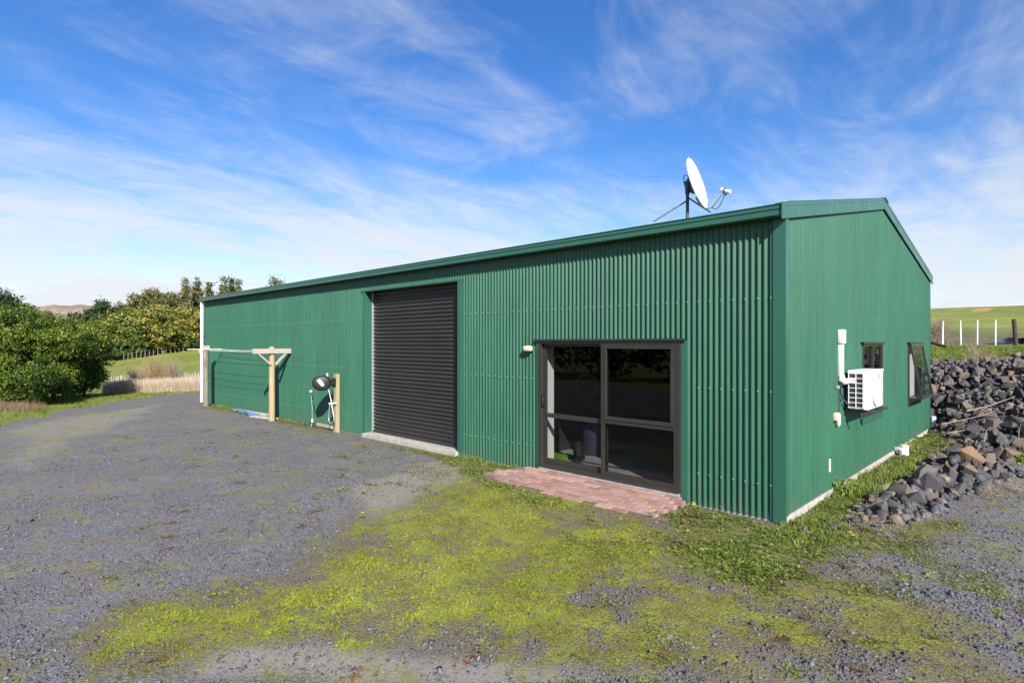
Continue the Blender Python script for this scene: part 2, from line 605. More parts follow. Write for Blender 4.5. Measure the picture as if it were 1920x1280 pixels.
def m_rock():
    t = NT('quarry_rock')
    oi = t.n.new('ShaderNodeObjectInfo')
    base = t.ramp(oi.outputs['Random'], [(0, (0.066, 0.066, 0.076)), (0.4, (0.105, 0.102, 0.11)), (0.65, (0.155, 0.132, 0.114)), (0.86, (0.19, 0.15, 0.118)), (0.97, (0.28, 0.17, 0.10)), (1, (0.15, 0.148, 0.155))])
    p = t.pos()
    n = t.noise(p, 5, 7, 0.65, 0.3)
    n2 = t.noise(p, 38, 6, 0.65)
    rust = t.mix(t.mr(n, 0.55, 0.75, 0.0, 0.7), base, (0.20, 0.14, 0.095))
    col = t.mix(0.6, rust, t.ramp(n2, [(0.3, (0.35, 0.35, 0.35)), (0.7, (1, 1, 1))]), 'MULTIPLY')
    t.bump(t.math('ADD', n2, t.math('MULTIPLY', n, 1.2)), 0.5, 0.02)
    return t.set(col, 0.78, 0, 0.35)


M_ROCK = m_rock()
M_RUBBLE = m_stone('rubble', [(0, (0.065, 0.065, 0.076)), (0.5, (0.115, 0.113, 0.122)), (0.8, (0.20, 0.175, 0.15)), (1, (0.28, 0.21, 0.15))], 38)


def m_brick():
    t = NT('clay_paver')
    oi = t.n.new('ShaderNodeObjectInfo')
    base = t.ramp(oi.outputs['Random'], [(0, (0.30, 0.145, 0.115)), (0.35, (0.38, 0.19, 0.15)), (0.65, (0.45, 0.26, 0.21)), (0.85, (0.53, 0.31, 0.24)), (1, (0.48, 0.36, 0.22))])
    p = t.pos()
    n = t.noise(p, 9, 6, 0.65)
    col = t.mix(t.mr(n, 0.42, 0.72, 0.15, 0.8), base, (0.37, 0.29, 0.26))
    n2 = t.noise(p, 120, 4, 0.6)
    col = t.mix(0.35, col, t.ramp(n2, [(0.3, (0.5, 0.5, 0.5)), (0.7, (1, 1, 1))]), 'MULTIPLY')
    t.bump(n2, 0.3, 0.003)
    return t.set(col, 0.88, 0, 0.25)


M_BRICK = m_brick()


# ------------------------------------------------------------------ ground zones and height
def zone(pts, z=0.0):
    return np.array([G(px, py, z) for px, py in pts])


Z_MOSS = zone([(845, 885), (900, 878), (960, 905), (1060, 940), (1130, 975), (1250, 1000), (1280, 1040), (1180, 1080), (1060, 1110), (1010, 1160), (930, 1200), (760, 1205), (640, 1215), (560, 1190), (480, 1182), (400, 1200), (320, 1248), (235, 1222), (255, 1165), (420, 1122), (560, 1095), (610, 1060), (630, 1010), (700, 965), (790, 925)])
Z_PATCHY = zone([(1000, 940), (1300, 975), (1500, 1000), (1600, 1085), (1760, 1150), (1860, 1240), (1500, 1268), (1000, 1255), (800, 1225), (840, 1130), (940, 1050)])
Z_WEED1 = zone([(690, 812), (860, 846), (1010, 872), (905, 893), (1090, 952), (1200, 972), (1060, 962), (900, 910), (835, 870), (760, 840)])
Z_WEED2 = zone([(1275, 940), (1470, 978), (1560, 975), (1660, 1000), (1800, 965), (1835, 980), (1700, 1018), (1560, 1060), (1620, 1092), (1480, 1122), (1350, 1112), (1250, 1070), (1220, 1010)])
Z_DIRT = zone([(300, 1279), (400, 1205), (600, 1195), (780, 1220), (1000, 1250), (1250, 1262), (1250, 1279)])
Z_TAN = zone([(640, 910), (760, 870), (880, 850), (930, 885), (820, 935), (690, 980)])
Z_BROWN = zone([(0, 800), (150, 775), (330, 752), (260, 790), (150, 830), (80, 880), (0, 910)])
Z_VERGE = np.array([G(-400, 812), G(0, 800), G(120, 770), G(230, 751), G(290, 741), G(380, 735), G(420, 731), (-32, 6), (-60, -6), (-30, -12)])
Z_FOOT = np.array([G(370, 765), G(470, 785), G(560, 800), G(690, 812), (-9.0, 0.2), (-20.2, 0.2)])
Z_GABLE = np.array([(-0.1, -0.25), (0.50, -0.2), (0.60, 2.5), (0.74, 5.0), (0.82, 7.0), (0.5, 9.0), (-0.1, 9.3)])
Z_ROCK = np.array([(0.62, 0.55), (1.0, 1.0), (1.25, 2.4), (1.55, 3.9), (1.95, 5.5), (3.4, 6.6), (6, 7.2), (7, 12.6), (-23, 12.6), (-23, 10.2), (-0.4, 10.1), (0.40, 9.2), (0.78, 7.0), (0.70, 5.0), (0.58, 2.8), (0.50, 1.2)])


def height(x, y):
    x = np.asarray(x, float); y = np.asarray(y, float)
    # behind and beside the shed: cut bank, paddock, hill
    zr = 1.46 * ss(8.6, 12.2, y) + 0.46 * ss(12.2, 30, y) + 6.25 * ss(26, 128, y) * (0.94 + 0.10 * vnoise(x * 0.02 + 3, y * 0.02, 5))
    zr = zr - 0.9 * ss(66, 72, y) * (1 - ss(72, 90, y)) * 0.5
    zr = zr + 0.28 * ss(4.5, 8.6, y) * ss(0.3, 2.5, x)
    # left: ground falls behind the drive, then a paddock that climbs to the right
    tl = np.clip((-x - 30) / 32, 0, 1.25)
    q = np.log1p(np.exp(np.clip((y - 4.0) * 1.2, -30, 30))) / 1.2
    q = 14 * (1 - np.exp(-q / 14 * 1.0)) * 1.25
    zl = -0.52 * ss(22, 28, -x) + tl * 0.235 * q
    w = ss(-36, -23, x)
    w = np.maximum(w, 0)
    z = zl * (1 - w) + zr * w
    near = (1 - ss(18, 40, np.hypot(x + 6, y + 2)))
    z = z + near * (0.035 * (fbm(x * 0.6 + 9, y * 0.6, 3) - 0.5) + 0.012 * (fbm(x * 4, y * 4, 8) - 0.5))
    z = z - 0.02 * ss(-0.3, 0.6, x) * ss(-1.2, 0.2, y)
    far = ss(30, 80, np.hypot(x + 6, y + 2))
    z = z + far * 0.5 * (fbm(x * 0.05, y * 0.05, 21) - 0.5)
    # level under the slab
    s = ss(-0.5, 0.1, np.minimum(np.minimum(x + 20.2, 0.1 - x), np.minimum(y + 0.1, 10.0 - y)))
    z = z * (1 - s) + (-0.05) * s
    return z


def zfield(x, y):
    """soft cover values 0..1 for the ground zones"""
    n1 = fbm(x * 1.3, y * 1.3, 31) - 0.5
    n2 = fbm(x * 5.0, y * 5.0, 41) - 0.5
    n3 = fbm(x * 2.4, y * 2.4, 47) - 0.5
    moss = ss(-0.50, 0.42, sdf(x, y, Z_MOSS) + n1 * 1.0 + n2 * 0.5 + n3 * 0.5)
    moss = moss * (0.58 + 0.42 * ss(-0.16, 0.10, n3 + 0.5 * n2 + 0.3 * n1))
    patch = ss(-0.3, 0.4, sdf(x, y, Z_PATCHY) + n1 * 0.5) * ss(-0.30, 0.14, n1 * 0.4 + n2 * 1.0 + n3 * 0.7 + 0.05)
    freck = ss(-0.03, 0.14, (fbm(x * 2.1 + y, y * 3.6 - x * 0.6, 77) - 0.5) + n2 * 0.4 + 0.10 * n1) * 0.75
    brown = ss(-0.6, 0.8, sdf(x, y, Z_BROWN) + n1 * 1.2)
    freck = np.maximum(freck, brown * ss(-0.15, 0.15, n2 + n3))
    weed = np.maximum(ss(-0.16, 0.16, sdf(x, y, Z_WEED1) + n1 * 0.35 + n2 * 0.3 - 0.05), ss(-0.30, 0.30, sdf(x, y, Z_WEED2) + n1 * 0.7 + n2 * 0.7 - 0.12))
    weed = np.maximum(weed, ss(-0.08, 0.10, sdf(x, y, Z_GABLE) + n2 * 0.22))
    weed = np.maximum(weed, 0.8 * ss(-0.15, 0.15, sdf(x, y, Z_FOOT) + n1 * 0.8 + n2 * 0.3 - 0.05))
    dirt = np.maximum(ss(-0.3, 0.4, sdf(x, y, Z_DIRT) + n1 * 0.7), ss(-0.5, 0.7, sdf(x, y, Z_TAN) + n1 * 0.7))
    dirt0 = dirt
    grass = np.maximum(ss(-0.25, 0.3, sdf(x, y, Z_VERGE) + n1 * 0.9), ss(11.6, 12.3, y + n1 * 0.8))
    grass = np.maximum(grass, ss(26, 27.5, -x + n1))
    grass = np.maximum(grass, ss(15, 18, -y + n1 * 3))
    soil = ss(-0.1, 0.25, sdf(x, y, Z_ROCK) + n2 * 0.2)
    loam = np.maximum(ss(-0.75, 0.15, sdf(x, y, Z_MOSS) + n1 * 0.9 + n3 * 0.5), ss(-0.6, 0.3, sdf(x, y, Z_PATCHY) + n1 * 0.7 + n2 * 0.5))
    loam = np.maximum(loam, ss(-0.3, 0.2, sdf(x, y, Z_WEED2) + n1 * 0.5)) * (1 - 0.85 * dirt0)
    return dict(loam=loam, moss=np.maximum(moss, np.maximum(0.92 * patch, 0.66 * freck)), weed=weed, dirt=np.maximum(dirt, 0.7 * brown), grass=grass, soil=soil, solid=moss)


def axis_coords(lo, hi, step, far_lo, far_hi, grow=1.09):
    a = list(np.arange(lo, hi + 1e-6, step))
    s = step; x = hi
    while x < far_hi:
        s *= grow; x += s; a.append(x)
    s = step; x = lo; b = []
    while x > far_lo:
        s *= grow; x -= s; b.append(x)
    return np.array(b[::-1] + a)


def m_ground():
    t = NT('yard_ground')
    p = t.pos()
    # crushed basalt: two sizes of chip
    c1 = t.voro(p, 42, 'F1', 'Color'); d1 = t.voro(p, 42)
    c2 = t.voro(p, 95, 'F1', 'Color'); d2 = t.voro(p, 95)
    sx = t.n.new('ShaderNodeSeparateColor'); t.l.new(c1, sx.inputs[0])
    sy = t.n.new('ShaderNodeSeparateColor'); t.l.new(c2, sy.inputs[0])
    big = t.noise(p, 0.7, 5, 0.6); mid = t.noise(p, 3.2, 6, 0.65)
    v = t.math('ADD', t.math('MULTIPLY', sx.outputs[0], 0.55), t.math('MULTIPLY', sy.outputs[1], 0.45))
    gcol = t.ramp(v, [(0.1, (0.080, 0.078, 0.083)), (0.5, (0.148, 0.149, 0.163)), (0.85, (0.228, 0.228, 0.24)), (1, (0.38, 0.365, 0.345))])
    gcol = t.mix(t.mr(mid, 0.42, 0.70, 0.0, 0.55), gcol, (0.165, 0.162, 0.172))          # fines between the chips
    gcol = t.mix(t.mr(big, 0.45, 0.75, 0.0, 0.35), gcol, (0.25, 0.232, 0.222))
    dirt = t.ramp(t.noise(p, 30, 6, 0.7), [(0.3, (0.20, 0.172, 0.145)), (0.7, (0.33, 0.295, 0.255))])
    nb = t.noise(p, 9, 6, 0.7); nf = t.noise(p, 60, 5, 0.7)

    def mask(a, k, lo, hi):
        s = t.math('ADD', t.attr(a), t.math('MULTIPLY', t.math('SUBTRACT', nb, 0.5), k))
        s = t.math('ADD', s, t.math('MULTIPLY', t.math('SUBTRACT', nf, 0.5), k * 0.8))
        return t.mr(s, lo, hi)
    mot = t.noise(p, 2.2, 8, 0.72, 0.6)
    gcol = t.mix(t.mr(t.noise(p, 0.9, 6, 0.7, 0.8), 0.40, 0.62, 0.0, 0.45), gcol, t.mix(0.5, gcol, (0.075, 0.07, 0.072)))   # compacted darker wheel-worn areas
    gcol = t.mix(t.mr(mot, 0.47, 0.62, 0.0, 0.65), gcol, (0.19, 0.15, 0.105))                # silt and dead moss between the chips
    gcol = t.mix(t.mr(t.noise(p, 4.0, 8, 0.78, 0.6), 0.54, 0.63, 0.0, 0.7), gcol, (0.20, 0.195, 0.045))
    gcol = t.mix(t.mr(t.noise(p, 6.5, 7, 0.78, 0.2), 0.58, 0.66, 0.0, 0.6), gcol, (0.20, 0.095, 0.065))
    dm = mask('dirt', 0.8, 0.35, 0.85)
    col = t.mix(t.math('MULTIPLY', dm, 0.85), gcol, dirt)
    loamcol = t.ramp(nf, [(0.32, (0.085, 0.066, 0.042)), (0.5, (0.15, 0.12, 0.075)), (0.68, (0.22, 0.185, 0.13))])
    col = t.mix(t.math('MULTIPLY', mask('loam', 1.3, 0.30, 0.80), 0.9), col, loamcol)
    mosscol = t.ramp(t.math('ADD', t.math('MULTIPLY', nf, 0.5), t.math('MULTIPLY', mid, 0.5)), [(0.32, (0.12, 0.095, 0.045)), (0.45, (0.17, 0.155, 0.035)), (0.53, (0.22, 0.24, 0.03)), (0.62, (0.31, 0.35, 0.03))])
    col = t.mix(t.math('MULTIPLY', mask('moss', 1.9, 0.34, 0.95), 0.85), col, mosscol)
    weedcol = t.ramp(nf, [(0.3, (0.13, 0.10, 0.06)), (0.55, (0.15, 0.155, 0.04)), (0.72, (0.21, 0.24, 0.05))])
    col = t.mix(t.math('MULTIPLY', mask('weed', 1.1, 0.3, 0.8), 0.85), col, weedcol)
    soilcol = t.ramp(nb, [(0.3, (0.07, 0.058, 0.048)), (0.7, (0.16, 0.13, 0.105))])
    col = t.mix(mask('soil', 0.6, 0.35, 0.65), col, soilcol)
    gn = t.noise(p, 0.16, 6, 0.62, 0.3); gn2 = t.noise(p, 1.1, 6, 0.7, 0.2, (1, 1, 3))
    g0 = t.ramp(t.math('ADD', t.math('MULTIPLY', gn, 0.55), t.math('MULTIPLY', gn2, 0.45)), [(0.33, (0.135, 0.12, 0.05)), (0.45, (0.17, 0.195, 0.035)), (0.6, (0.245, 0.27, 0.055)), (0.72, (0.31, 0.29, 0.11))])
    g0 = t.mix(t.attr('rough'), g0, t.ramp(gn2, [(0.35, (0.07, 0.05, 0.035)), (0.65, (0.17, 0.145, 0.085))]))
    g0 = t.mix(t.attr('clay'), g0, (0.55, 0.27, 0.12))
    col = t.mix(mask('grass', 0.5, 0.35, 0.65), col, g0)
    h = t.math('ADD', t.math('MULTIPLY', d1, -1.0), t.math('MULTIPLY', d2, -0.5))
    h = t.math('ADD', h, t.math('MULTIPLY', nf, 0.5))
    h = t.math('MULTIPLY', h, t.math('SUBTRACT', 1.0, t.math('MULTIPLY', dm, 0.7)))
    t.bump(h, 0.5, 0.012)
    return t.set(col, 0.88, 0, 0.25)


M_GROUND = m_ground()
gx = axis_coords(-17.5, 3.6, 0.10, -1500, 900)
gy = axis_coords(-7.2, 5.0, 0.10, -900, 1500)
X, Y = np.meshgrid(gx, gy, indexing='xy')
Zg = height(X, Y)
zf = zfield(X, Y)
rough = 0.85 * ss(26, 34, Y) * (1 - ss(52, 66, Y)) * ss(-0.12, 0.1, fbm(X * 0.12, Y * 0.06, 61) - 0.50) * ss(-40, -20, X)
rough = np.maximum(rough, 0.75 * ss(84, 92, Y) * (1 - ss(100, 112, Y)) * ss(0.0, 0.12, fbm(X * 0.06, Y * 0.05, 66) - 0.48) * ss(-40, -20, X))
cxy = at(1842, 78)
clay = ss(1.0, 0.7, np.hypot((X - cxy[0]) / 1.1, (Y - cxy[1]) / 2.4) + 0.5 * (fbm(X * 0.7, Y * 0.7, 9) - 0.5))
nx, ny = len(gx), len(gy)
ii = np.arange(nx * ny).reshape(ny, nx)
faces = np.stack([ii[:-1, :-1], ii[:-1, 1:], ii[1:, 1:], ii[1:, :-1]], -1).reshape(-1, 4)
ground = fast('ground', np.stack([X, Y, Zg], -1).reshape(-1, 3), faces, M_GROUND, smooth=True,
              attrs={k: zf[k] for k in ('moss', 'weed', 'dirt', 'grass', 'soil', 'loam')} | {'rough': rough, 'clay': clay})
ground['kind'] = 'structure'

# distant brown hills beyond the hedge
def hill_ridge():
    n, m = 120, 14
    xs = np.linspace(-420, 520, n)
    V = []
    for j in range(m):
        t = j / (m - 1)
        for px in xs:
            d = 760 + 260 * t
            wx, wy = at(px, d)
            top = 55 + 16 * fbm(np.array(px * 0.012), np.array(0.3), 5) + 5 * fbm(np.array(px * 0.06), np.array(1.3), 6)
            V.append((wx, wy, -4 + (top) * math.sin(min(1, t * 1.4) * PI / 2) + 6 * float(fbm(np.array(px * 0.05), np.array(t * 6), 7) - 0.5)))
    idx = np.arange(n * m).reshape(m, n)
    F = np.stack([idx[:-1, :-1], idx[:-1, 1:], idx[1:, 1:], idx[1:, :-1]], -1).reshape(-1, 4)
    t = NT('dry_hill_grass')
    c = t.ramp(t.noise(t.pos(), 0.02, 8, 0.65), [(0.3, (0.20, 0.15, 0.11)), (0.7, (0.36, 0.28, 0.21))])
    o = fast('distant_hills', np.array(V), F, t.set(c, 0.95, 0, 0.1), smooth=True)
    o['kind'] = 'structure'


hill_ridge()

# ================================================================== the shed
LEN, WID = 19.75, 9.85
EAVE, SLOPE = 3.56, 0.189
RIDGE_Y = WID / 2
PITCH, AMP = 0.0762, 0.0155
BASE = -0.022
shed = empty('shed')
tag(shed, 'long dark green corrugated steel shed with low gable roof on a concrete slab', 'shed')


def top_at(y):
    return EAVE + SLOPE * (RIDGE_Y - abs(y - RIDGE_Y))


def corr(name, axis, a0, a1, z0, z1, plane, sign, parent=shed, mat=None, step=8):
    """corrugated sheet along x (axis 0) or y (axis 1); z1 may be a function"""
    n = max(2, int(round((a1 - a0) / PITCH * step)) + 1)
    a = np.linspace(a0, a1, n)
    off = plane + sign * AMP * np.cos(2 * PI * a / PITCH)
    zt = np.array([z1(v) for v in a]) if callable(z1) else np.full(n, z1)
    zb = np.full(n, z0)
    V = []
    for z in (zb, zt):
        V.append(np.stack([a, off, z], -1) if axis == 0 else np.stack([off, a, z], -1))
    V = np.concatenate(V)
    i = np.arange(n - 1)
    Fq = np.stack([i, i + 1, i + 1 + n, i + n], -1)
    return fast(name, V, Fq, mat or M_CLAD, parent, smooth=True)


RD0, RD1, RDT = -9.12, -5.86, 3.25             # roller door opening
SD0, SD1, SDT = -3.83, -1.31, 2.12             # sliding door opening
corr('wall_cladding', 0, -LEN, RD0, BASE, EAVE, 0, -1)
corr('wall_cladding', 0, RD0, RD1, RDT, EAVE, 0, -1)
corr('wall_cladding', 0, RD1, SD0, BASE, EAVE, 0, -1)
corr('wall_cladding', 0, SD0, SD1, SDT, EAVE, 0, -1)
corr('wall_cladding', 0, SD1, 0.0, BASE, EAVE, 0, -1)
W1 = (3.50, 4.86, 0.88, 2.08)
W2 = (7.22, 8.58, 0.88, 2.08)
for y0, y1, zz in ((0.0, W1[0], None), (W1[1], W2[0], None), (W2[1], WID, None)):
    corr('wall_cladding', 1, y0, y1, 0.045, top_at, 0, 1)
for w in (W1, W2):
    corr('wall_cladding', 1, w[0], w[1], 0.045, w[2], 0, 1)
    corr('wall_cladding', 1, w[0], w[1], w[3], top_at, 0, 1)
corr('wall_cladding', 0, -LEN, 0, BASE, EAVE, WID, 1, step=4)
corr('wall_cladding', 1, 0, WID, BASE, top_at, -LEN, -1, step=4)

# roof: two corrugated slopes, ridge cap
def roof_side(y_in, y_out):
    n = int((LEN + 0.1) / PITCH * 4) + 1
    a = np.linspace(-LEN - 0.05, 0.05, n)
    z = AMP * np.cos(2 * PI * a / PITCH)
    V = np.concatenate([np.stack([a, np.full(n, y), top_at(y) + 0.135 + z], -1) for y in (y_out, y_in)])
    i = np.arange(n - 1)
    fast('roof_sheet', V, np.stack([i, i + 1, i + 1 + n, i + n], -1), M_TRIM, shed, smooth=True)


roof_side(RIDGE_Y, -0.12)
roof_side(RIDGE_Y, WID + 0.12)
rz = top_at(RIDGE_Y) + 0.165
obj('ridge_cap', MB().prism([(RIDGE_Y - 0.22, rz - 0.04), (RIDGE_Y, rz + 0.012), (RIDGE_Y + 0.22, rz - 0.04), (RIDGE_Y + 0.22, rz - 0.028), (RIDGE_Y, rz + 0.027), (RIDGE_Y - 0.22, rz - 0.028)], 0, -LEN - 0.06, 0.062), M_TRIM, shed)
# soffit void closed by a dark purlin board right above the cladding
obj('eave_board', MB().box(-LEN, -0.02, -0.045, 0.06, EAVE - 0.02, EAVE + 0.11), M_TIMBERD, shed)
obj('eave_board', MB().box(-LEN, -0.02, WID - 0.06, WID + 0.045, EAVE - 0.02, EAVE + 0.11), M_TIMBERD, shed)
# barge flashings on the gable: a bent sheet each side of the ridge
for ya, yb in ((-0.20, RIDGE_Y - 0.002), (RIDGE_Y + 0.002, WID + 0.20)):
    m = MB()
    zt = lambda y: top_at(y) + 0.175 if 0 <= y <= WID else EAVE + 0.175 + SLOPE * (y if y < 0 else WID - y)
    zb = lambda y: zt(y) - 0.195
    for x0, x1 in ((0.030, 0.046),):
        m.add([(x0, ya, zb(ya)), (x1, ya, zb(ya)), (x1, yb, zb(yb)), (x0, yb, zb(yb)), (x0, ya, zt(ya)), (x1, ya, zt(ya)), (x1, yb, zt(yb)), (x0, yb, zt(yb))],
              [(0, 1, 2, 3), (4, 7, 6, 5), (0, 4, 5, 1), (1, 5, 6, 2), (2, 6, 7, 3), (3, 7, 4, 0)])
    b = obj('barge_flashing', m, M_TRIM, shed, bevel=0.004)
    m = MB()                                       # its turned-over top leg, lying on the roof
    ya, yb = max(ya, 0.03), min(yb, WID - 0.03)
    m.add([(-0.12, ya, zt(ya) + 0.001), (0.046, ya, zt(ya) + 0.001), (0.046, yb, zt(yb) + 0.001), (-0.12, yb, zt(yb) + 0.001),
           (-0.12, ya, zt(ya) + 0.007), (0.046, ya, zt(ya) + 0.007), (0.046, yb, zt(yb) + 0.007), (-0.12, yb, zt(yb) + 0.007)],
          [(0, 1, 2, 3), (4, 7, 6, 5), (0, 4, 5, 1), (1, 5, 6, 2), (2, 6, 7, 3), (3, 7, 4, 0)])
    obj('top_leg', m, M_TRIM, b)
    m = MB()
    for k in range(8):
        y = ya + 0.2 + k * (yb - ya - 0.3) / 7
        m.lathe([(0.0, 0.008), (0.006, 0.006), (0.007, 0.0)], Matrix.Translation((0.0475, y, zb(y) + 0.025)) @ Matrix.Rotation(PI / 2, 4, 'Y'), 6)
    s = obj('fixing_screws', m, M_DGALV, b); s['kind'] = 'stuff'
# box gutter in four lengths, ribbed face
GY0, GZ0, GZ1 = -0.180, 3.548, 3.690
prof = [(-0.048, GZ0 + 0.008), (GY0 + 0.03, GZ0), (GY0 + 0.006, GZ0 + 0.004), (GY0, GZ0 + 0.012), (GY0, GZ0 + 0.052), (GY0 + 0.009, GZ0 + 0.058), (GY0 + 0.009, GZ0 + 0.078),
        (GY0 - 0.002, GZ0 + 0.084), (GY0 - 0.002, GZ0 + 0.104), (GY0 + 0.007, GZ0 + 0.110), (GY0 + 0.007, GZ0 + 0.128), (GY0 - 0.004, GZ0 + 0.133), (GY0 - 0.004, GZ1), (GY0 + 0.012, GZ1 + 0.001), (GY0 + 0.012, GZ0 + 0.06), (-0.048, GZ0 + 0.06)]
cuts = [-LEN - 0.02, -13.55, -9.85, -5.02, 0.028]
for k in range(4):
    gm = obj('gutter', MB().prism(prof, 0, cuts[k] + (0.003 if k else 0), cuts[k + 1] - (0.003 if k < 3 else 0)), M_TRIM, shed)
    if k < 3:
        pj = [(y - 0.004 if y < -0.1 else y, z) for y, z in prof[1:13]] + [(GY0 + 0.02, GZ1)]
        obj('gutter_joint', MB().prism(pj, 0, cuts[k + 1] - 0.02, cuts[k + 1] + 0.02), M_TRIM, gm)
obj('gutter_end_cap', MB().box(0.0285, 0.0315, GY0 - 0.006, -0.048, GZ0 - 0.003, GZ1 + 0.003), M_TRIM, shed)
# rear gutter
obj('gutter', MB().prism([(WID + 0.05, GZ0), (WID + 0.2, GZ0), (WID + 0.2, GZ1), (WID + 0.05, GZ1)], 0, -LEN, 0.02), M_TRIM, shed)
# corner flashings
m = MB()
for (x0, x1, y0, y1) in ((-0.125, 0.021, -0.023, -0.013), (0.013, 0.021, -0.0125, 0.085)):
    m.box(x0, x1, y0, y1, BASE - 0.015, EAVE + (0.0 if y1 < 0 else 0.0))
obj('corner_flashing', m, M_TRIM, shed)
m = MB()
m.box(0.013, 0.021, WID - 0.09, WID + 0.0125, BASE - 0.015, EAVE).box(-0.1, 0.021, WID + 0.013, WID + 0.023, BASE - 0.015, EAVE)
obj('corner_flashing', m, M_TRIM, shed)
m = MB()
m.box(-LEN - 0.021, -LEN + 0.1, -0.023, -0.013, BASE - 0.015, EAVE).box(-LEN - 0.021, -LEN - 0.013, -0.0125, 0.1, BASE - 0.015, EAVE)
obj('corner_flashing', m, M_TRIM, shed)
# slab
slab = obj('concrete_slab', MB().box(-LEN - 0.02, 0.022, 0.014, WID + 0.02, -0.35, 0.040), M_CONC, shed)
# cladding screws
m = MB()
for zrow in (0.385, 1.50, 2.62):
    k0 = int(-LEN / PITCH)
    for k in range(k0, 0, 2):
        x = (k + 0.5 + 0.5) * PITCH
        if RD0 - 0.05 < x < RD1 + 0.13 or (SD0 - 0.05 < x < SD1 + 0.14 and zrow < SDT) or x > -0.14:
            continue
        m.lathe([(0.0, 0.009), (0.0055, 0.008), (0.006, 0.003), (0.008, 0.002), (0.008, 0)], Matrix.Translation((x, -AMP, zrow)) @ Matrix.Rotation(PI / 2, 4, 'X'), 6)
s = obj('fixing_screws', m, M_GREYSTEEL, shed); s['kind'] = 'stuff'
m = MB()
for zrow in (0.385, 1.45, 2.62):
    for k in range(1, 129, 4):
        y = k * PITCH
        if y > WID - 0.12 or y < 0.12 or (zrow < 2.1 and (W1[0] - .1 < y < W1[1] + .1 or W2[0] - .1 < y < W2[1] + .1)):
            continue
        m.lathe([(0.0, 0.008), (0.0055, 0.007), (0.007, 0)], Matrix.Translation((AMP, y, zrow)) @ Matrix.Rotation(PI / 2, 4, 'Y'), 6)
s = obj('fixing_screws', m, M_TRIM, shed); s['kind'] = 'stuff'

# ---- roller door
rd = empty('roller_door'); rd.parent = shed
RDY = 0.20
n = 40 * 8
zz = np.linspace(0.075, RDT + 0.05, n)
t_ = (zz - 0.075) / 0.0825 * 2 * PI
yy = RDY - 0.014 * np.clip(np.cos(t_) * 1.7, -1, 1)
V = np.concatenate([np.stack([np.full(n, x), yy, zz], -1) for x in (RD0 + 0.02, RD1 - 0.02)])
i = np.arange(n - 1)
fast('door_curtain', V, np.stack([i, i + n, i + 1 + n, i + 1], -1), M_ROLLER, rd, smooth=True)
obj('bottom_rail', MB().box(RD0 + 0.03, RD1 - 0.03, RDY - 0.03, RDY + 0.02, 0.035, 0.078), M_ROLLER, rd, bevel=0.004)
for x0, x1 in ((RD0 + 0.004, RD0 + 0.03), (RD1 - 0.03, RD1 - 0.004)):
    obj('guide_rail', MB().box(x0, x1, RDY - 0.035, RDY + 0.03, 0.04, RDT), M_GREYSTEEL, rd)
m = MB()
m.box(RD0 - 0.07, RD0 + 0.003, -0.027, -0.010, BASE, RDT + 0.02).box(RD0 - 0.006, RD0 + 0.003, -0.010, RDY + 0.05, BASE, RDT + 0.02)
obj('jamb_flashing', m, M_TRIM, rd)
m = MB()
m.box(RD1 - 0.003, RD1 + 0.105, -0.027, -0.010, BASE, RDT + 0.02).box(RD1 - 0.003, RD1 + 0.006, -0.010, RDY + 0.05, BASE, RDT + 0.02)
obj('jamb_flashing', m, M_TRIM, rd)
m = MB()
m.box(RD0 - 0.12, RD1 + 0.11, -0.032, -0.012, RDT - 0.002, RDT + 0.035).box(RD0, RD1, -0.012, RDY + 0.05, RDT + 0.021, RDT + 0.03)
obj('head_flashing', m, M_TRIM, rd)
obj('threshold', MB().box(RD0 - 0.02, RD1 + 0.02, -0.085, RDY + 0.3, -0.12, 0.036), M_CONC, rd, bevel=0.006)
# unseen dark sheet added behind the curtain so nothing shines through
obj('light_block', MB().box(RD0, RD1, RDY + 0.06, RDY + 0.08, 0.03, RDT + 0.25), M_DARKIN, rd)

# ---- sliding door
sdr = empty('sliding_door'); sdr.parent = shed
FZ0 = 0.085
m = MB()
m.box(SD0, SD0 + 0.055, -0.035, 0.10, FZ0 + 0.05, SDT - 0.045).box(SD1 - 0.055, SD1, -0.035, 0.10, FZ0 + 0.05, SDT - 0.045)
m.box(SD0, SD1, -0.036, 0.10, SDT - 0.045, SDT).box(SD0, SD1, -0.040, 0.10, FZ0, FZ0 + 0.05)
obj('door_frame', m, M_BRONZE, sdr)
MX = -2.56
fp = MB()                                             # fixed leaf, right half, in the outer track
x0, x1, z0, z1, zm = MX - 0.03, SD1 - 0.057, FZ0 + 0.052, SDT - 0.047, 0.93
fp.box(x0, x0 + 0.055, -0.030, 0.012, z0, z1).box(x1 - 0.04, x1, -0.030, 0.012, z0, z1)
fp.box(x0 + 0.055, x1 - 0.04, -0.030, 0.012, z0, z0 + 0.05).box(x0 + 0.055, x1 - 0.04, -0.030, 0.012, z1 - 0.03, z1)
fp.box(x0 + 0.055, x1 - 0.04, -0.030, 0.012, zm - 0.03, zm + 0.02)
leaf = obj('fixed_leaf', fp, M_BRONZE, sdr)
up_ = MB()
up_.box(x0 + 0.057, x0 + 0.10, -0.044, -0.012, zm + 0.022, z1 - 0.032).box(x1 - 0.085, x1 - 0.042, -0.044, -0.012, zm + 0.022, z1 - 0.032)
up_.box(x0 + 0.10, x1 - 0.085, -0.044, -0.012, zm + 0.022, zm + 0.075).box(x0 + 0.10, x1 - 0.085, -0.044, -0.012, z1 - 0.075, z1 - 0.032)
obj('upper_sash', up_, M_BRONZE, leaf, bevel=0.003)
obj('pane', MB().box(x0 + 0.095, x1 - 0.08, -0.020, -0.015, zm + 0.07, z1 - 0.07), M_GLASS, leaf)
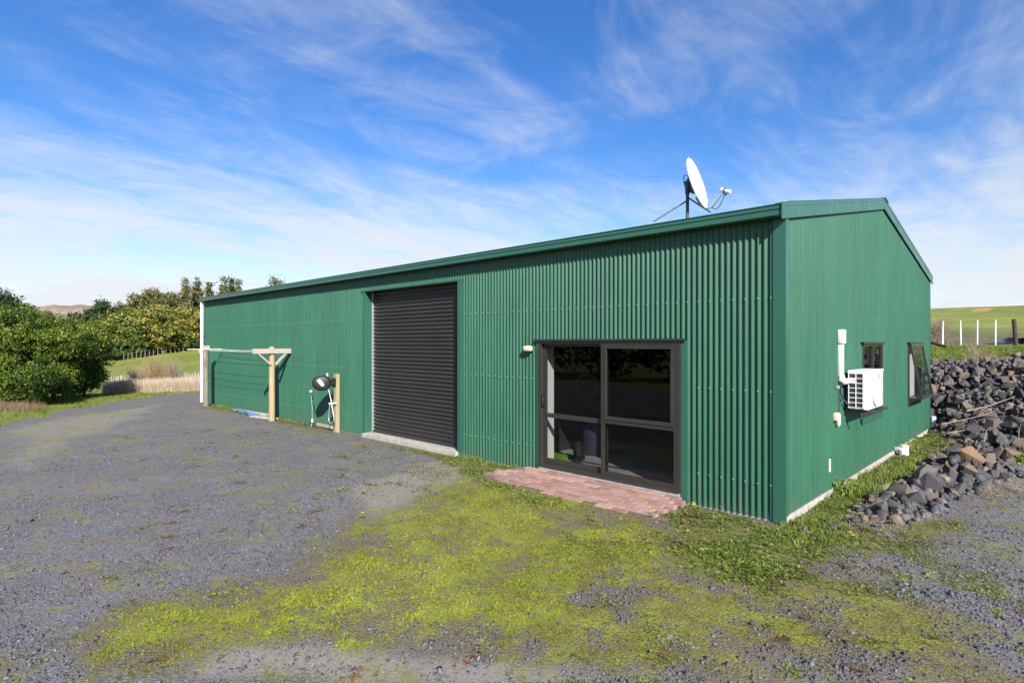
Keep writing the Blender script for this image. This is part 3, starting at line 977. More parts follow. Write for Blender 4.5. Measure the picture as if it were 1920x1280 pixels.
obj('pane', MB().box(x0 + 0.05, x1 - 0.035, -0.006, -0.001, z0 + 0.045, zm - 0.025), M_GLASS, leaf)
sl = MB()                                             # sliding leaf, left half, in the inner track
a0, a1 = SD0 + 0.06, MX + 0.03
sl.box(a0, a0 + 0.05, 0.035, 0.075, z0, z1).box(a1 - 0.05, a1, 0.035, 0.075, z0, z1)
sl.box(a0 + 0.05, a1 - 0.05, 0.035, 0.075, z0, z0 + 0.075).box(a0 + 0.05, a1 - 0.05, 0.035, 0.075, z1 - 0.045, z1)
sl.box(a0 + 0.05, a1 - 0.05, 0.030, 0.075, 0.875, 0.945)
leaf2 = obj('sliding_leaf', sl, M_BRONZE, sdr)
obj('pane', MB().box(a0 + 0.045, a1 - 0.045, 0.052, 0.057, z0 + 0.07, 0.88), M_GLASS, leaf2)
obj('pane', MB().box(a0 + 0.045, a1 - 0.045, 0.052, 0.057, 0.94, z1 - 0.04), M_GLASS, leaf2)
hx = a0 + 0.025
h = MB().box(hx - 0.018, hx + 0.018, 0.018, 0.034, 1.02, 1.26)
h.tube([(hx, 0.02, 1.23), (hx, -0.035, 1.24), (hx + 0.03, -0.05, 1.22), (hx + 0.035, -0.05, 1.10), (hx, -0.035, 1.06), (hx, 0.02, 1.07)], 0.010, 8)
obj('handle', h, M_BLACK, leaf2, smooth=True)
m = MB()
m.box(SD0 - 0.075, SD1 + 0.10, -0.062, -0.012, SDT + 0.012, SDT + 0.022).box(SD0 - 0.075, SD1 + 0.10, -0.062, -0.056, SDT - 0.006, SDT + 0.012)
obj('head_flashing', m, M_BRONZE, sdr)
obj('jamb_flashing', MB().box(SD1 + 0.003, SD1 + 0.095, -0.024, -0.010, BASE, SDT), M_TRIM, sdr)
obj('jamb_flashing', MB().box(SD0 - 0.045, SD0 - 0.003, -0.024, -0.010, BASE, SDT), M_TRIM, sdr)
obj('door_sill', MB().box(SD0, SD1, -0.015, 0.11, 0.030, FZ0 - 0.001), M_CONC, sdr)
# room behind the glass
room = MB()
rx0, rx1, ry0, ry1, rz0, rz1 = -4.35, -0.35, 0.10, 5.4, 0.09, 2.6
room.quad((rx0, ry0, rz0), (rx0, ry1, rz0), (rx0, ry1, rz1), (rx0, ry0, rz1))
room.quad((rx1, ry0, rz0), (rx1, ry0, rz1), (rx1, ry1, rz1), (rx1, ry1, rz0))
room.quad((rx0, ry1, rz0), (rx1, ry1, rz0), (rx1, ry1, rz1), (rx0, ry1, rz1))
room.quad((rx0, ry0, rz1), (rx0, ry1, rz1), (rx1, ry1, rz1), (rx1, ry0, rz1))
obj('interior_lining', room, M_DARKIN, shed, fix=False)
obj('interior_floor', MB().box(rx0, rx1, 0.112, ry1, 0.03, 0.088), M_FLOOR, shed)
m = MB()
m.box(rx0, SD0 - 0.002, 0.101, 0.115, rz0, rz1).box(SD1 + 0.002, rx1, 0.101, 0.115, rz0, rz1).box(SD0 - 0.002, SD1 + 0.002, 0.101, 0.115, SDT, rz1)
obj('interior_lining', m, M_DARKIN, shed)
# white door lining at the left jamb, catching the sun inside the glass
obj('jamb_lining', MB().box(SD0 + 0.008, SD0 + 0.022, 0.102, 0.34, FZ0 + 0.01, 2.02), M_WHITE, sdr)
# the rest of the shed inside: floor-to-roof dark lining behind the gable windows
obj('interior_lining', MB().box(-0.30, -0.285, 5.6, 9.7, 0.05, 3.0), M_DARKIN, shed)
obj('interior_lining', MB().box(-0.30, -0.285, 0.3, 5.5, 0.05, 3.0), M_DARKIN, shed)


# ---- gable windows
def window(w, open_sash):
    y0, y1, z0, z1 = w
    r = empty('window'); r.parent = shed
    m = MB()
    m.box(-0.06, 0.030, y0, y0 + 0.05, z0 + 0.05, z1 - 0.05).box(-0.06, 0.030, y1 - 0.05, y1, z0 + 0.05, z1 - 0.05)
    m.box(-0.06, 0.031, y0, y1, z0, z0 + 0.05).box(-0.06, 0.031, y0, y1, z1 - 0.05, z1)
    if not open_sash:
        ym = (y0 + y1) / 2
        m.box(-0.05, 0.026, ym - 0.035, ym + 0.035, z0 + 0.05, z1 - 0.05)
    fr = obj('window_frame', m, M_BRONZE, r)
    obj('head_flashing', MB().box(0.010, 0.058, y0 - 0.09, y1 + 0.09, z1 + 0.004, z1 + 0.018).box(0.052, 0.058, y0 - 0.09, y1 + 0.09, z1 - 0.014, z1 + 0.004), M_BRONZE, r)
    obj('sill_flashing', MB().box(0.012, 0.024, y0 - 0.02, y1 + 0.02, z0 - 0.12, z0 - 0.003), M_TRIM if not open_sash else M_BRONZE, r)
    if not open_sash:
        ym = (y0 + y1) / 2
        obj('pane', MB().box(-0.005, 0.0, y0 + 0.045, ym - 0.03, z0 + 0.045, z1 - 0.045), M_GLASS, r)
        obj('pane', MB().box(-0.005, 0.0, ym + 0.03, y1 - 0.045, z0 + 0.045, z1 - 0.045), M_GLASS, r)
    else:
        hinge = Vector((0.045, 0, z1 - 0.02))
        M = Matrix.Translation(hinge) @ Matrix.Rotation(math.radians(-9.5), 4, 'Y') @ Matrix.Translation(-hinge)
        s = MB()
        a, b, c, d = y0 + 0.01, y1 - 0.01, z0 + 0.02, z1 - 0.02
        for bx in ((a, a + 0.06, c, d), (b - 0.06, b, c, d), (a + 0.06, b - 0.06, c, c + 0.06), (a + 0.06, b - 0.06, d - 0.06, d)):
            s.box(0.033, 0.068, bx[0], bx[1], bx[2], bx[3], M)
        so = obj('open_sash', s, M_BRONZE, r)
        so['label'] = 'top-hung sash propped open'
        obj('pane', MB().box(0.048, 0.053, a + 0.055, b - 0.055, c + 0.055, d - 0.055, M), M_GLASS, so)
        q = M @ Vector((0.05, a + 0.05, c + 0.03))
        obj('stay_arm', MB().tube([(0.0, a + 0.05, z0 + 0.08), tuple(q)], 0.007, 6), M_GREYSTEEL, r)
        obj('reveal_lining', MB().box(-0.22, -0.062, y0 + 0.005, y0 + 0.03, z0, z1 - 0.03), M_WHITE, r)
        obj('reveal_lining', MB().box(-0.22, -0.062, y1 - 0.03, y1 - 0.005, z0, z1 - 0.03), M_WHITE, r)


window(W1, False)
window(W2, True)

# ---- downpipes
def downpipe(x, y, z1, label_part, r=0.055):
    d = empty('downpipe'); d.parent = shed
    obj('pipe', MB().tube([(x, y, -0.02), (x, y, z1)], r, 16), M_WHITE, d, smooth=True)
    for z in (0.62, 2.35):
        obj('pipe_clip', MB().tube([(x, y, z - 0.012), (x, y, z + 0.012)], r + 0.006, 16).box(x, x + 0.11, y - 0.006, y + 0.006, z - 0.012, z + 0.012), M_WHITE, d, smooth=True)
    return d


downpipe(-LEN + 0.02, -0.10, 3.55, '')
d = empty('downpipe'); d.parent = shed
obj('pipe', MB().tube([(0.075, WID + 0.03, -0.05), (0.075, WID + 0.03, 0.32)], 0.055, 14), M_WHITE, d, smooth=True)

# ================================================================== things fixed to the shed
# bulkhead light beside the sliding door
wlamp = empty('wall_light', (-4.0, -0.01, 1.99))
tag(wlamp, 'cream bulkhead light left of the sliding door head', 'wall light')
m = MB().box(-4.045, -3.955, -0.035, -0.008, 1.945, 2.035)
o = obj('backplate', m, M_BLACK, None, bevel=0.006); keep_world(o, wlamp)
m = MB().box(-4.105, -3.935, -0.12, -0.034, 1.945, 2.035)
o = obj('lamp_body', m, M_CREAM, None, smooth=True, bevel=0.028); keep_world(o, wlamp)

# heat pump outdoor unit on the gable
AX0, AX1, AY0, AY1, AZ0, AZ1 = 0.075, 0.340, 2.40, 3.30, 1.115, 1.675
hp = empty('heat_pump', (0.2, 2.85, AZ0))
tag(hp, 'white heat pump outdoor unit on a bracket below the gable window', 'heat pump')


def hpart(name, m, mat, parent=None, **k):
    o = obj(name, m, mat, None, **k)
    if parent is None:
        keep_world(o, hp)
    else:
        o.parent = parent
    return o


# casing: end face towards the camera is an open coil guard
m = MB()
m.box(AX0, AX1, AY0 + 0.02, AY1, AZ0, AZ1)
case = hpart('casing', m, M_WHITEP, bevel=0.012, smooth=True)
hpart('coil', MB().box(AX0 + 0.02, AX1 - 0.075, AY0 + 0.002, AY0 + 0.019, AZ0 + 0.035, AZ1 - 0.04), M_FIN)
m = MB()
ex0, ex1 = AX0 + 0.004, AX1 - 0.060
for k in range(8):
    z = AZ0 + 0.028 + k * (AZ1 - AZ0 - 0.065) / 7
    m.box(ex0, ex1, AY0 - 0.012, AY0 + 0.001, z - 0.005, z + 0.005)
for x in (ex0 + 0.008, (ex0 + ex1) / 2, ex1 - 0.008):
    m.box(x - 0.005, x + 0.005, AY0 - 0.0135, AY0 + 0.0005, AZ0 + 0.0205, AZ1 - 0.0305)
hpart('coil_guard', m, M_WHITEP)
hpart('end_panel', MB().box(AX1 - 0.058, AX1 - 0.002, AY0 - 0.004, AY0 + 0.0195, AZ0 + 0.002, AZ1 - 0.004), M_WHITEP)
hpart('top_cover', MB().box(AX0 - 0.004, AX1 + 0.006, AY0 - 0.008, AY1 + 0.006, AZ1 - 0.03, AZ1 + 0.008), M_WHITEP, bevel=0.006)
hpart('rating_label', MB().box(ex0 + 0.012, (ex0 + ex1) / 2 - 0.012, AY0 - 0.017, AY0 - 0.0136, AZ1 - 0.172, AZ1 - 0.112), M_WHITE)
hpart('label_print', MB().box(ex0 + 0.020, (ex0 + ex1) / 2 - 0.020, AY0 - 0.0185, AY0 - 0.0172, AZ1 - 0.140, AZ1 - 0.124), M_RED)
# fan guard on the front
fc = Vector((AX1 + 0.001, AY0 + 0.42, (AZ0 + AZ1) / 2))
MF = Matrix.Translation(fc) @ Matrix.Rotation(PI / 2, 4, 'Y')
fanr = hpart('fan_ring', MB().lathe([(0.235, 0), (0.245, 0.022), (0.225, 0.026), (0.215, 0.004)], MF, 36), M_WHITEP, smooth=True)
hpart('fan_recess', MB().lathe([(0.0, 0.002), (0.216, 0.002)], MF, 36), plain('fan_shadow_grey', (0.5, 0.5, 0.5), 0.5))
m = MB()
for r in np.arange(0.035, 0.23, 0.022):
    m.tube([MF @ Vector((r * math.cos(a), r * math.sin(a), 0.016)) for a in np.linspace(0, 2 * PI, 29)], 0.0032, 4, False)
for a in np.arange(0, 2 * PI, PI / 4):
    m.tube([MF @ Vector((0.03 * math.cos(a), 0.03 * math.sin(a), 0.018)), MF @ Vector((0.225 * math.cos(a), 0.225 * math.sin(a), 0.018))], 0.004, 4)
g = hpart('fan_grille', m, M_WHITEP); g['kind'] = 'stuff'
m = MB()
for k in range(5):
    m.box(AX1 + 0.001, AX1 + 0.003, AY1 - 0.11, AY1 - 0.075, AZ1 - 0.13 - k * 0.026, AZ1 - 0.112 - k * 0.026)
m.box(AX1 + 0.001, AX1 + 0.003, AY1 - 0.11, AY1 - 0.08, AZ0 + 0.18, AZ0 + 0.215)
fpn = hpart('brand_print', m, M_RED); fpn['kind'] = 'stuff'
# bracket
for y in (AY0 + 0.08, AY1 - 0.10):
    m = MB().box(0.012, 0.045, y - 0.02, y + 0.02, AZ0 - 0.045, AZ0 + 0.38)
    m.box(0.045, 0.42, y - 0.02, y + 0.02, AZ0 - 0.045, AZ0 - 0.012)
    hpart('bracket', m, M_DGALV)
    for x in (0.11, 0.31):
        hpart('rubber_foot', MB().box(x - 0.022, x + 0.022, y - 0.019, y + 0.019, AZ0 - 0.0118, AZ0 - 0.0005), M_BLACK)
hpart('bracket_rail', MB().box(0.0125, 0.0445, AY0 + 0.1005, AY1 - 0.1205, AZ0 - 0.04, AZ0 - 0.005), M_DGALV)
# pipe cover running down to the unit
duct = empty('pipe_cover', (0.04, 2.16, 1.5))
tag(duct, 'white pipe cover running down the gable to the heat pump', 'pipe cover')
DY = 2.17
o = obj('cover_channel', MB().box(0.011, 0.075, DY - 0.042, DY + 0.042, 1.60, 2.10), M_WHITE, None, bevel=0.01, smooth=True); keep_world(o, duct)
o = obj('wall_cap', MB().box(0.010, 0.098, DY - 0.06, DY + 0.06, 2.07, 2.275), M_WHITE, None, bevel=0.014, smooth=True); keep_world(o, duct)
o = obj('elbow', MB().tube([(0.045, DY, 1.62), (0.048, DY, 1.555), (0.06, DY + 0.045, 1.525), (0.08, DY + 0.12, 1.525), (0.10, AY0 + 0.015, 1.53)], [0.045, 0.05, 0.05, 0.044, 0.04], 14), M_WHITE, None, smooth=True); keep_world(o, duct)
o = obj('insulated_pipe', MB().tube([(0.03, DY + 0.02, 1.50), (0.03, DY + 0.04, 1.36), (0.06, DY + 0.10, 1.24), (0.09, AY0 - 0.03, 1.18), (0.11, AY0 + 0.03, 1.18)], 0.013, 8), M_DGALV, None, smooth=True); keep_world(o, duct)
o = obj('back_strip', MB().box(0.011, 0.022, DY - 0.03, DY + 0.03, 1.08, 1.50), M_DGALV, None); keep_world(o, duct)
# small power box with a conduit elbow
jb = empty('junction_box', (0.04, 1.97, 1.03))
tag(jb, 'small cream power box with short conduit elbow left of the heat pump', 'junction box')
o = obj('box_body', MB().box(0.010, 0.075, 1.90, 2.02, 0.985, 1.095), M_CREAM, None, bevel=0.01, smooth=True); keep_world(o, jb)
o = obj('conduit', MB().tube([(0.045, 2.0, 0.99), (0.045, 2.005, 0.94), (0.045, 2.03, 0.905), (0.045, 2.07, 0.91), (0.045, 2.09, 0.95), (0.045, 2.09, 1.06)], 0.014, 10), M_WHITE, None, smooth=True); keep_world(o, jb)
o = obj('saddle_clip', MB().box(0.010, 0.05, 2.03, 2.085, 1.43, 1.47), M_GREYSTEEL, None, bevel=0.004); keep_world(o, jb)
# white strip low on the gable
st = obj('vent_strip', MB().box(0.010, 0.032, 1.685, 1.725, 0.295, 0.475), M_WHITE, None, bevel=0.008)
tag(st, 'short upright white plastic strip low on the gable wall', 'strip')
# white waste pipe cap at the foot of the gable
wp = empty('waste_pipe', (0.12, 5.9, 0.02))
tag(wp, 'stubby white waste pipe with cap at the foot of the gable', 'pipe')
o = obj('pipe', MB().tube([(0.03, 5.85, 0.06), (0.10, 5.85, 0.075), (0.14, 5.85, 0.05), (0.145, 5.85, -0.06)], 0.05, 12), M_GREYSTEEL, None, smooth=True); keep_world(o, wp)
o = obj('collar', MB().tube([(0.17, 5.9, -0.08), (0.17, 5.9, 0.15)], [0.075, 0.070], 14), M_WHITE, None, smooth=True); keep_world(o, wp)

# ================================================================== satellite dish
DX, DYY = at(1289, 9.25)
roof_z = top_at(DYY) + 0.14
dish = empty('satellite_dish', (DX, DYY, roof_z))
tag(dish, 'white satellite dish on a braced mast above the shed roof', 'satellite dish')


def dpart(name, m, mat, **k):
    o = obj(name, m, mat, None, **k); keep_world(o, dish); return o


r3 = Vector((R_[0], R_[1], 0)); f3 = Vector((FW[0], FW[1], 0)); z3 = Vector((0, 0, 1))


def at3(px, py, depth):
    x, y = at(px, depth); return Vector((x, y, zat(py, depth)))


mast_top = at3(1289, 345, 9.25)
dpart('mast', MB().tube([(DX, DYY, roof_z - 0.02), tuple(mast_top)], 0.026, 12), M_DGALV, smooth=True)
dpart('mast_foot', MB().box(DX - 0.09, DX + 0.09, DYY - 0.09, DYY + 0.09, roof_z - 0.02, roof_z + 0.004), M_DGALV)
for (px, py, dp) in ((1226, 415, 9.1), (1332, 398, 9.6)):
    dpart('stay', MB().tube([tuple(at3(1289, 376 if px < 1289 else 370, 9.25)), tuple(at3(px, py, dp))], 0.012, 8), M_DGALV, smooth=True)
nrm = (0.92 * r3 + 0.30 * z3 - 0.62 * f3).normalized()
dc = at3(1308, 342.5, 9.22)
xa = (z3 - nrm * z3.dot(nrm)).normalized(); ya = nrm.cross(xa)
MD = Matrix((ya, xa, nrm)).transposed().to_4x4(); MD.translation = dc
RD_ = 0.405
prof = [(r, 0.075 * (r / RD_) ** 2 - 0.075) for r in np.linspace(0.001, RD_, 12)]
prof += [(RD_ + 0.012, 0.0), (RD_ + 0.012, -0.012), (RD_ - 0.004, -0.012)] + [(r, 0.075 * (r / RD_) ** 2 - 0.083) for r in np.linspace(RD_ - 0.01, 0.001, 10)]
dpart('reflector', MB().lathe(prof, MD, 48), M_DISH, smooth=True)
bk = MD @ Vector((0, -0.02, -0.09))
m = MB().box(-0.07, 0.07, -0.13, 0.11, -0.135, -0.08, MD)
m.box(-0.055, 0.055, -0.09, 0.09, -0.20, -0.136, MD)
dpart('mount_bracket', m, M_DGALV, bevel=0.008)
dpart('clamp', MB().tube([tuple(mast_top + Vector((0, 0, -0.16))), tuple(mast_top + Vector((0, 0, 0.02)))], 0.038, 12).bar(mast_top + Vector((0, 0, -0.06)), bk, 0.06, 0.05), M_DGALV)
lnb = at3(1359, 357.5, 8.95)
low_ = MD @ Vector((0, -RD_ * 0.55, -0.085)); low2 = MD @ Vector((0, -RD_ - 0.05, 0.02)); low3 = MD @ Vector((0, -RD_ - 0.06, 0.10))
dpart('feed_arm', MB().tube([tuple(low_), tuple(MD @ Vector((0, -RD_ * 0.9, -0.05))), tuple(low2), tuple(low3), tuple(lnb + Vector((0, 0, -0.05)) - r3 * 0.05)], 0.017, 10), M_GREYSTEEL, smooth=True)
bore = (dc - lnb).normalized()
ML = bore.to_track_quat('Z', 'Y').to_matrix().to_4x4(); ML.translation = lnb
lb = dpart('receiver', MB().lathe([(0.0, 0.065), (0.028, 0.065), (0.03, 0.055), (0.03, 0.03), (0.022, 0.02), (0.022, -0.02), (0.030, -0.03), (0.033, -0.075), (0.026, -0.10), (0.0, -0.10)], ML, 16), M_WHITE, smooth=True)
dpart('receiver_clamp', MB().box(-0.032, 0.032, -0.032, 0.032, 0.0, 0.018, ML).box(-0.015, 0.02, -0.06, -0.03, -0.05, 0.01, ML), M_DGALV)
c0 = lnb + Vector((0, 0, -0.06)); pts = []
for t in np.linspace(0, 1, 9):
    p = c0.lerp(low3, t) - Vector((0, 0, 0.11 * math.sin(PI * t))); pts.append(tuple(p))
dpart('cable', MB().tube(pts, 0.006, 6), M_BLACK, smooth=True)
pts = [tuple(bk + xa * 0.13 - nrm * 0.02 + xa * 0.09 * math.sin(a) - nrm * 0.09 * (1 - math.cos(a)) * 0.5) for a in np.linspace(0, PI, 9)]
pts += [tuple(mast_top + Vector((0.035, -0.02, -0.10))), tuple(mast_top + Vector((0.03, -0.03, -0.35)))]
dpart('cable', MB().tube(pts, 0.006, 6), M_BLACK, smooth=True)

# ================================================================== clothesline
cl = empty('clothesline', (-13.0, -0.5, 0))
tag(cl, 'timber clothesline with T-shaped post and stretched wires along the green wall', 'clothesline')


def cpart(name, m, mat, **k):
    o = obj(name, m, mat, None, **k); keep_world(o, cl); return o


PXX, PY = -12.93, -0.51
cpart('post', MB().tube([(PXX, PY, -0.15), (PXX, PY, 1.985)], [0.082, 0.072], 14), M_TIMBER, smooth=True)
cpart('crossarm', MB().box(PXX + 0.07, PXX + 0.115, -1.06, -0.03, 1.80, 1.93), M_TIMBERP, bevel=0.004)
for s, e in ((-1, -0.92), (1, -0.16)):
    cpart('brace', MB().bar((PXX + 0.062, e, 1.81), (PXX + 0.062, PY + s * 0.06, 1.50), 0.04, 0.085, (1, 0, 0)), M_TIMBERP)
PX2 = -18.05
cpart('post', MB().tube([(PX2, PY, -0.15), (PX2, PY, 1.99)], [0.09, 0.080], 14), M_TIMBERG, smooth=True)
cpart('post_cap', MB().box(PX2 + 0.03, PX2 + 0.11, PY - 0.09, PY + 0.09, 1.86, 1.995), M_TIMBERP, bevel=0.004)
cpart('crossarm', MB().tube([(PX2 + 0.12, -1.10, 1.875), (PX2 + 0.12, -0.04, 1.875)], 0.017, 8), M_CREAM, smooth=True)
for k, y in enumerate((-1.0, -0.83, -0.66, -0.36, -0.2, -0.08)):
    sag = (0.03, 0.055, 0.03, 0.04, 0.09, 0.035)[k]
    pts = [(PX2 + 0.12 + (PXX + 0.07 - PX2 - 0.12) * t, y, 1.885 - 4 * sag * t * (1 - t)) for t in np.linspace(0, 1, 15)]
    cpart('wire', MB().tube(pts, 0.0042, 5), M_WHITE)
pts = [(PX2 + 0.35, -0.83, 1.86), (PX2 + 0.42, -0.83, 1.76), (PX2 + 0.5, -0.83, 1.73), (PX2 + 0.66, -0.83, 1.86), (PX2 + 0.9, -0.83, 1.83), (PX2 + 0.92, -0.83, 1.70)]
cpart('loose_wire', MB().tube(pts, 0.005, 5), M_WHITE)

# ================================================================== hose reel and its post
tp = obj('timber_post', MB().box(-10.11, -10.00, -0.25, -0.15, -0.2, 1.35), M_TIMBER, None, bevel=0.006)
tag(tp, 'short square treated pine post carrying the hose reel', 'post')
hr = empty('hose_reel', (-10.6, -0.45, 0.9))
tag(hr, 'black wall hose reel with white label and coiled pale hose on the short post', 'hose reel')


def rpart(name, m, mat, **k):
    o = obj(name, m, mat, None, **k); keep_world(o, hr); return o


# the case: a flat rounded drum, tilted, turned to face the camera
cdir = Vector((CAM[0] + 10.6, CAM[1] + 0.45, 0)).normalized()
side = Vector((0, 0, 1)).cross(cdir).normalized()
cxx, cyy = at(604.5, 13.42)
cc = Vector((cxx, cyy, zat(718, 13.42)))
MR = Matrix((side, Vector((0, 0, 1)), cdir)).transposed().to_4x4() @ Matrix.Rotation(math.radians(6), 4, 'Z'); MR.translation = cc
outline = []
for a in np.linspace(0, 2 * PI, 40, endpoint=False):
    x = 0.200 * math.cos(a); y = 0.178 * math.sin(a)
    k = 1.0 + 0.13 * max(0, math.cos(a - PI)) ** 3 + 0.10 * max(0, math.cos(a - 2.45)) ** 6
    outline.append((x * k, y * k))
m = MB()
rings = [(0.0, -0.085), (0.80, -0.085), (0.97, -0.06), (1.0, -0.01), (1.0, 0.03), (0.95, 0.07), (0.70, 0.09), (0.0, 0.095)]
vs = []; fs = []; n = len(outline)
for s, z in rings:
    for x, y in outline:
        vs.append(MR @ Vector((x * max(s, 0.001), y * max(s, 0.001), z)))
for i in range(len(rings) - 1):
    for k in range(n):
        fs.append((i * n + k, i * n + (k + 1) % n, (i + 1) * n + (k + 1) % n, (i + 1) * n + k))
m.add(vs, fs)
rpart('reel_case', m, M_BLACK, smooth='all')
ML2 = MR @ Matrix.Translation((-0.035, 0.02, 0.093)) @ Matrix.Scale(0.85, 4) @ Matrix.Rotation(math.radians(-58), 4, 'Z')
o2 = [(0.105, -0.045), (0.105, 0.045)] + [(-0.07 - 0.045 * math.sin(t), 0.045 * math.cos(t)) for t in np.linspace(0, PI, 9)]
ml = MB()
nn = len(o2)
ml.add([ML2 @ Vector((-x, y, z)) for z in (-0.004, 0.006) for x, y in o2], [tuple(range(nn)), tuple(range(2 * nn - 1, nn - 1, -1))] + [(i, (i + 1) % nn, (i + 1) % nn + nn, i + nn) for i in range(nn)])
rpart('label_plate', ml, M_WHITE)
ctr = Vector((-10.06, -0.26, 1.14))
arm0 = MR @ Vector((0.19, 0.0, -0.01))
rpart('swing_bracket', MB().bar(arm0, ctr, 0.05, 0.10).box(-10.12, -9.99, -0.275, -0.252, 1.05, 1.25).tube([tuple(ctr + Vector((-0.05, -0.02, -0.1))), tuple(ctr + Vector((-0.05, -0.02, 0.12)))], 0.022, 10), M_BLACK)
rpart('guide_roller', MB().tube([tuple(MR @ Vector((0.13, 0.15, 0.0))), tuple(MR @ Vector((0.13, 0.22, 0.0)))], 0.018, 8), M_WHITE)
# hose: drop to a loop hung on the post
hp0 = MR @ Vector((0.12, -0.165, 0.03))
lx, ly = at(621, 13.35)
loop = [tuple(hp0), (lx - 0.03, ly, 0.80), (lx + 0.02, ly, 0.66)]
lc = Vector((lx, ly, 0.34))
for a in np.linspace(0.6, -PI - 0.6, 22):
    loop.append((lc.x + 0.125 * math.cos(a), lc.y, lc.z + 0.125 * math.sin(a)))
loop += [(lx - 0.06, ly - 0.01, 0.58), (lx - 0.02, ly - 0.02, 0.68)]
rpart('hose', MB().tube(loop, 0.010, 8), M_GREYSTEEL, smooth=True)
rpart('hose_clip', MB().box(lx - 0.02, -10.05, ly - 0.01, -0.252, 0.655, 0.68).box(lx - 0.06, lx - 0.01, ly - 0.03, ly + 0.02, 0.65, 0.69), M_WHITE, bevel=0.004)
# feed pipe from the tap at the ground
tx, ty = -11.35, -0.16
h0 = MR @ Vector((-0.215, -0.05, 0.0))
rpart('feed_hose', MB().tube([tuple(h0), (h0.x - 0.04, h0.y + 0.04, 0.98), (tx - 0.01, ty - 0.03, 0.80), (tx, ty, 0.45), (tx, ty, 0.12)], 0.009, 8), M_GREYSTEEL, smooth=True)
rpart('hose_stop', MB().lathe([(0.0, 0.03), (0.03, 0.025), (0.042, 0), (0.03, -0.025), (0, -0.03)], Matrix.Translation((tx - 0.012, ty - 0.03, 0.86)), 12), M_CREAM, smooth=True)
tapo = empty('garden_tap', (tx, ty, 0))
tag(tapo, 'low white garden tap and standpipe at the wall foot feeding the hose', 'tap')
o = obj('standpipe', MB().tube([(tx, ty, -0.08), (tx, ty, 0.16)], 0.027, 10), M_WHITE, None, smooth=True); keep_world(o, tapo)
o = obj('tap_body', MB().tube([(tx - 0.06, ty - 0.02, 0.06), (tx + 0.07, ty + 0.0, 0.06)], 0.022, 8).tube([(tx + 0.06, ty, 0.06), (tx + 0.09, ty - 0.05, 0.0)], 0.02, 8), M_DGALV, None, smooth=True); keep_world(o, tapo)
bd = obj('timber_offcut', MB().bar((-11.2, -0.10, 0.035), (-10.45, -0.10, 0.03), 0.05, 0.07), M_TIMBERP, None, bevel=0.004)
tag(bd, 'pale timber offcut against the wall foot under the hose reel', 'board')
# clutter by the clothesline: two pale boards and a heap of blue rope
b1 = obj('concrete_offcut', MB().bar((-16.0, -0.30, 0.02), (-14.1, -0.14, 0.02), 0.17, 0.05), M_CONC, None, bevel=0.006)
tag(b1, 'long pale plank lying along the wall foot behind the blue rope', 'plank')
b2 = obj('concrete_chunk', MB().bar((-14.2, -0.52, 0.015), (-13.1, -0.36, 0.02), 0.20, 0.05), M_CONC, None, bevel=0.01)
tag(b2, 'flat pale concrete piece on the ground left of the T-post foot', 'concrete')
pts = []
for k in range(60):
    a = k * 0.55
    pts.append((-15.0 + 0.75 * math.sin(k * 0.11) + 0.16 * math.cos(a), -0.42 + 0.10 * math.sin(a * 1.3) - 0.05 * math.sin(k * 0.11), 0.05 + 0.02 * math.sin(a * 2)))
rp = obj('rope', MB().tube(pts, 0.013, 6), M_ROPE, None, smooth=True)
tag(rp, 'tangled blue rope lying at the wall foot under the clothesline', 'rope')

# ================================================================== things inside, seen through the glass
bn = obj('storage_drum', MB().lathe([(0.0, 0.0), (0.20, 0.0), (0.22, 0.05), (0.21, 0.5), (0.19, 0.62), (0.0, 0.64)], Matrix.Translation((-3.72, 1.35, 0.09)), 24), M_BLUEDARK, None, smooth=True)
tag(bn, 'dark blue drum standing on the floor behind the sliding door glass', 'drum')
wl_ = obj('wheel_rim', MB().tube([(-4.18 + 0.15 * math.cos(a), 1.75 + 0.12 * math.cos(a), 1.27 + 0.22 * math.sin(a)) for a in np.linspace(0, 2 * PI, 33)], 0.035, 8, False), M_RUST, None, smooth=True)
tag(wl_, 'rusty orange ring hanging in the dark behind the sliding door glass', 'ring')
lb_ = obj('lime_tray', MB().prism([(-3.98, 0.09), (-3.76, 0.09), (-3.74, 0.18), (-4.0, 0.18)], 1, 0.50, 0.68), M_LIME, None, bevel=0.01)
tag(lb_, 'lime green tray on the floor just inside the sliding door', 'tray')
bo = obj('boot', MB().prism([(-3.70, 0.09), (-3.52, 0.09), (-3.51, 0.16), (-3.59, 0.20), (-3.60, 0.40), (-3.71, 0.40)], 1, 0.72, 0.83), M_BLACK, None, bevel=0.015, smooth=True)
tag(bo, 'black boot on the floor beside the lime green tray', 'boot')

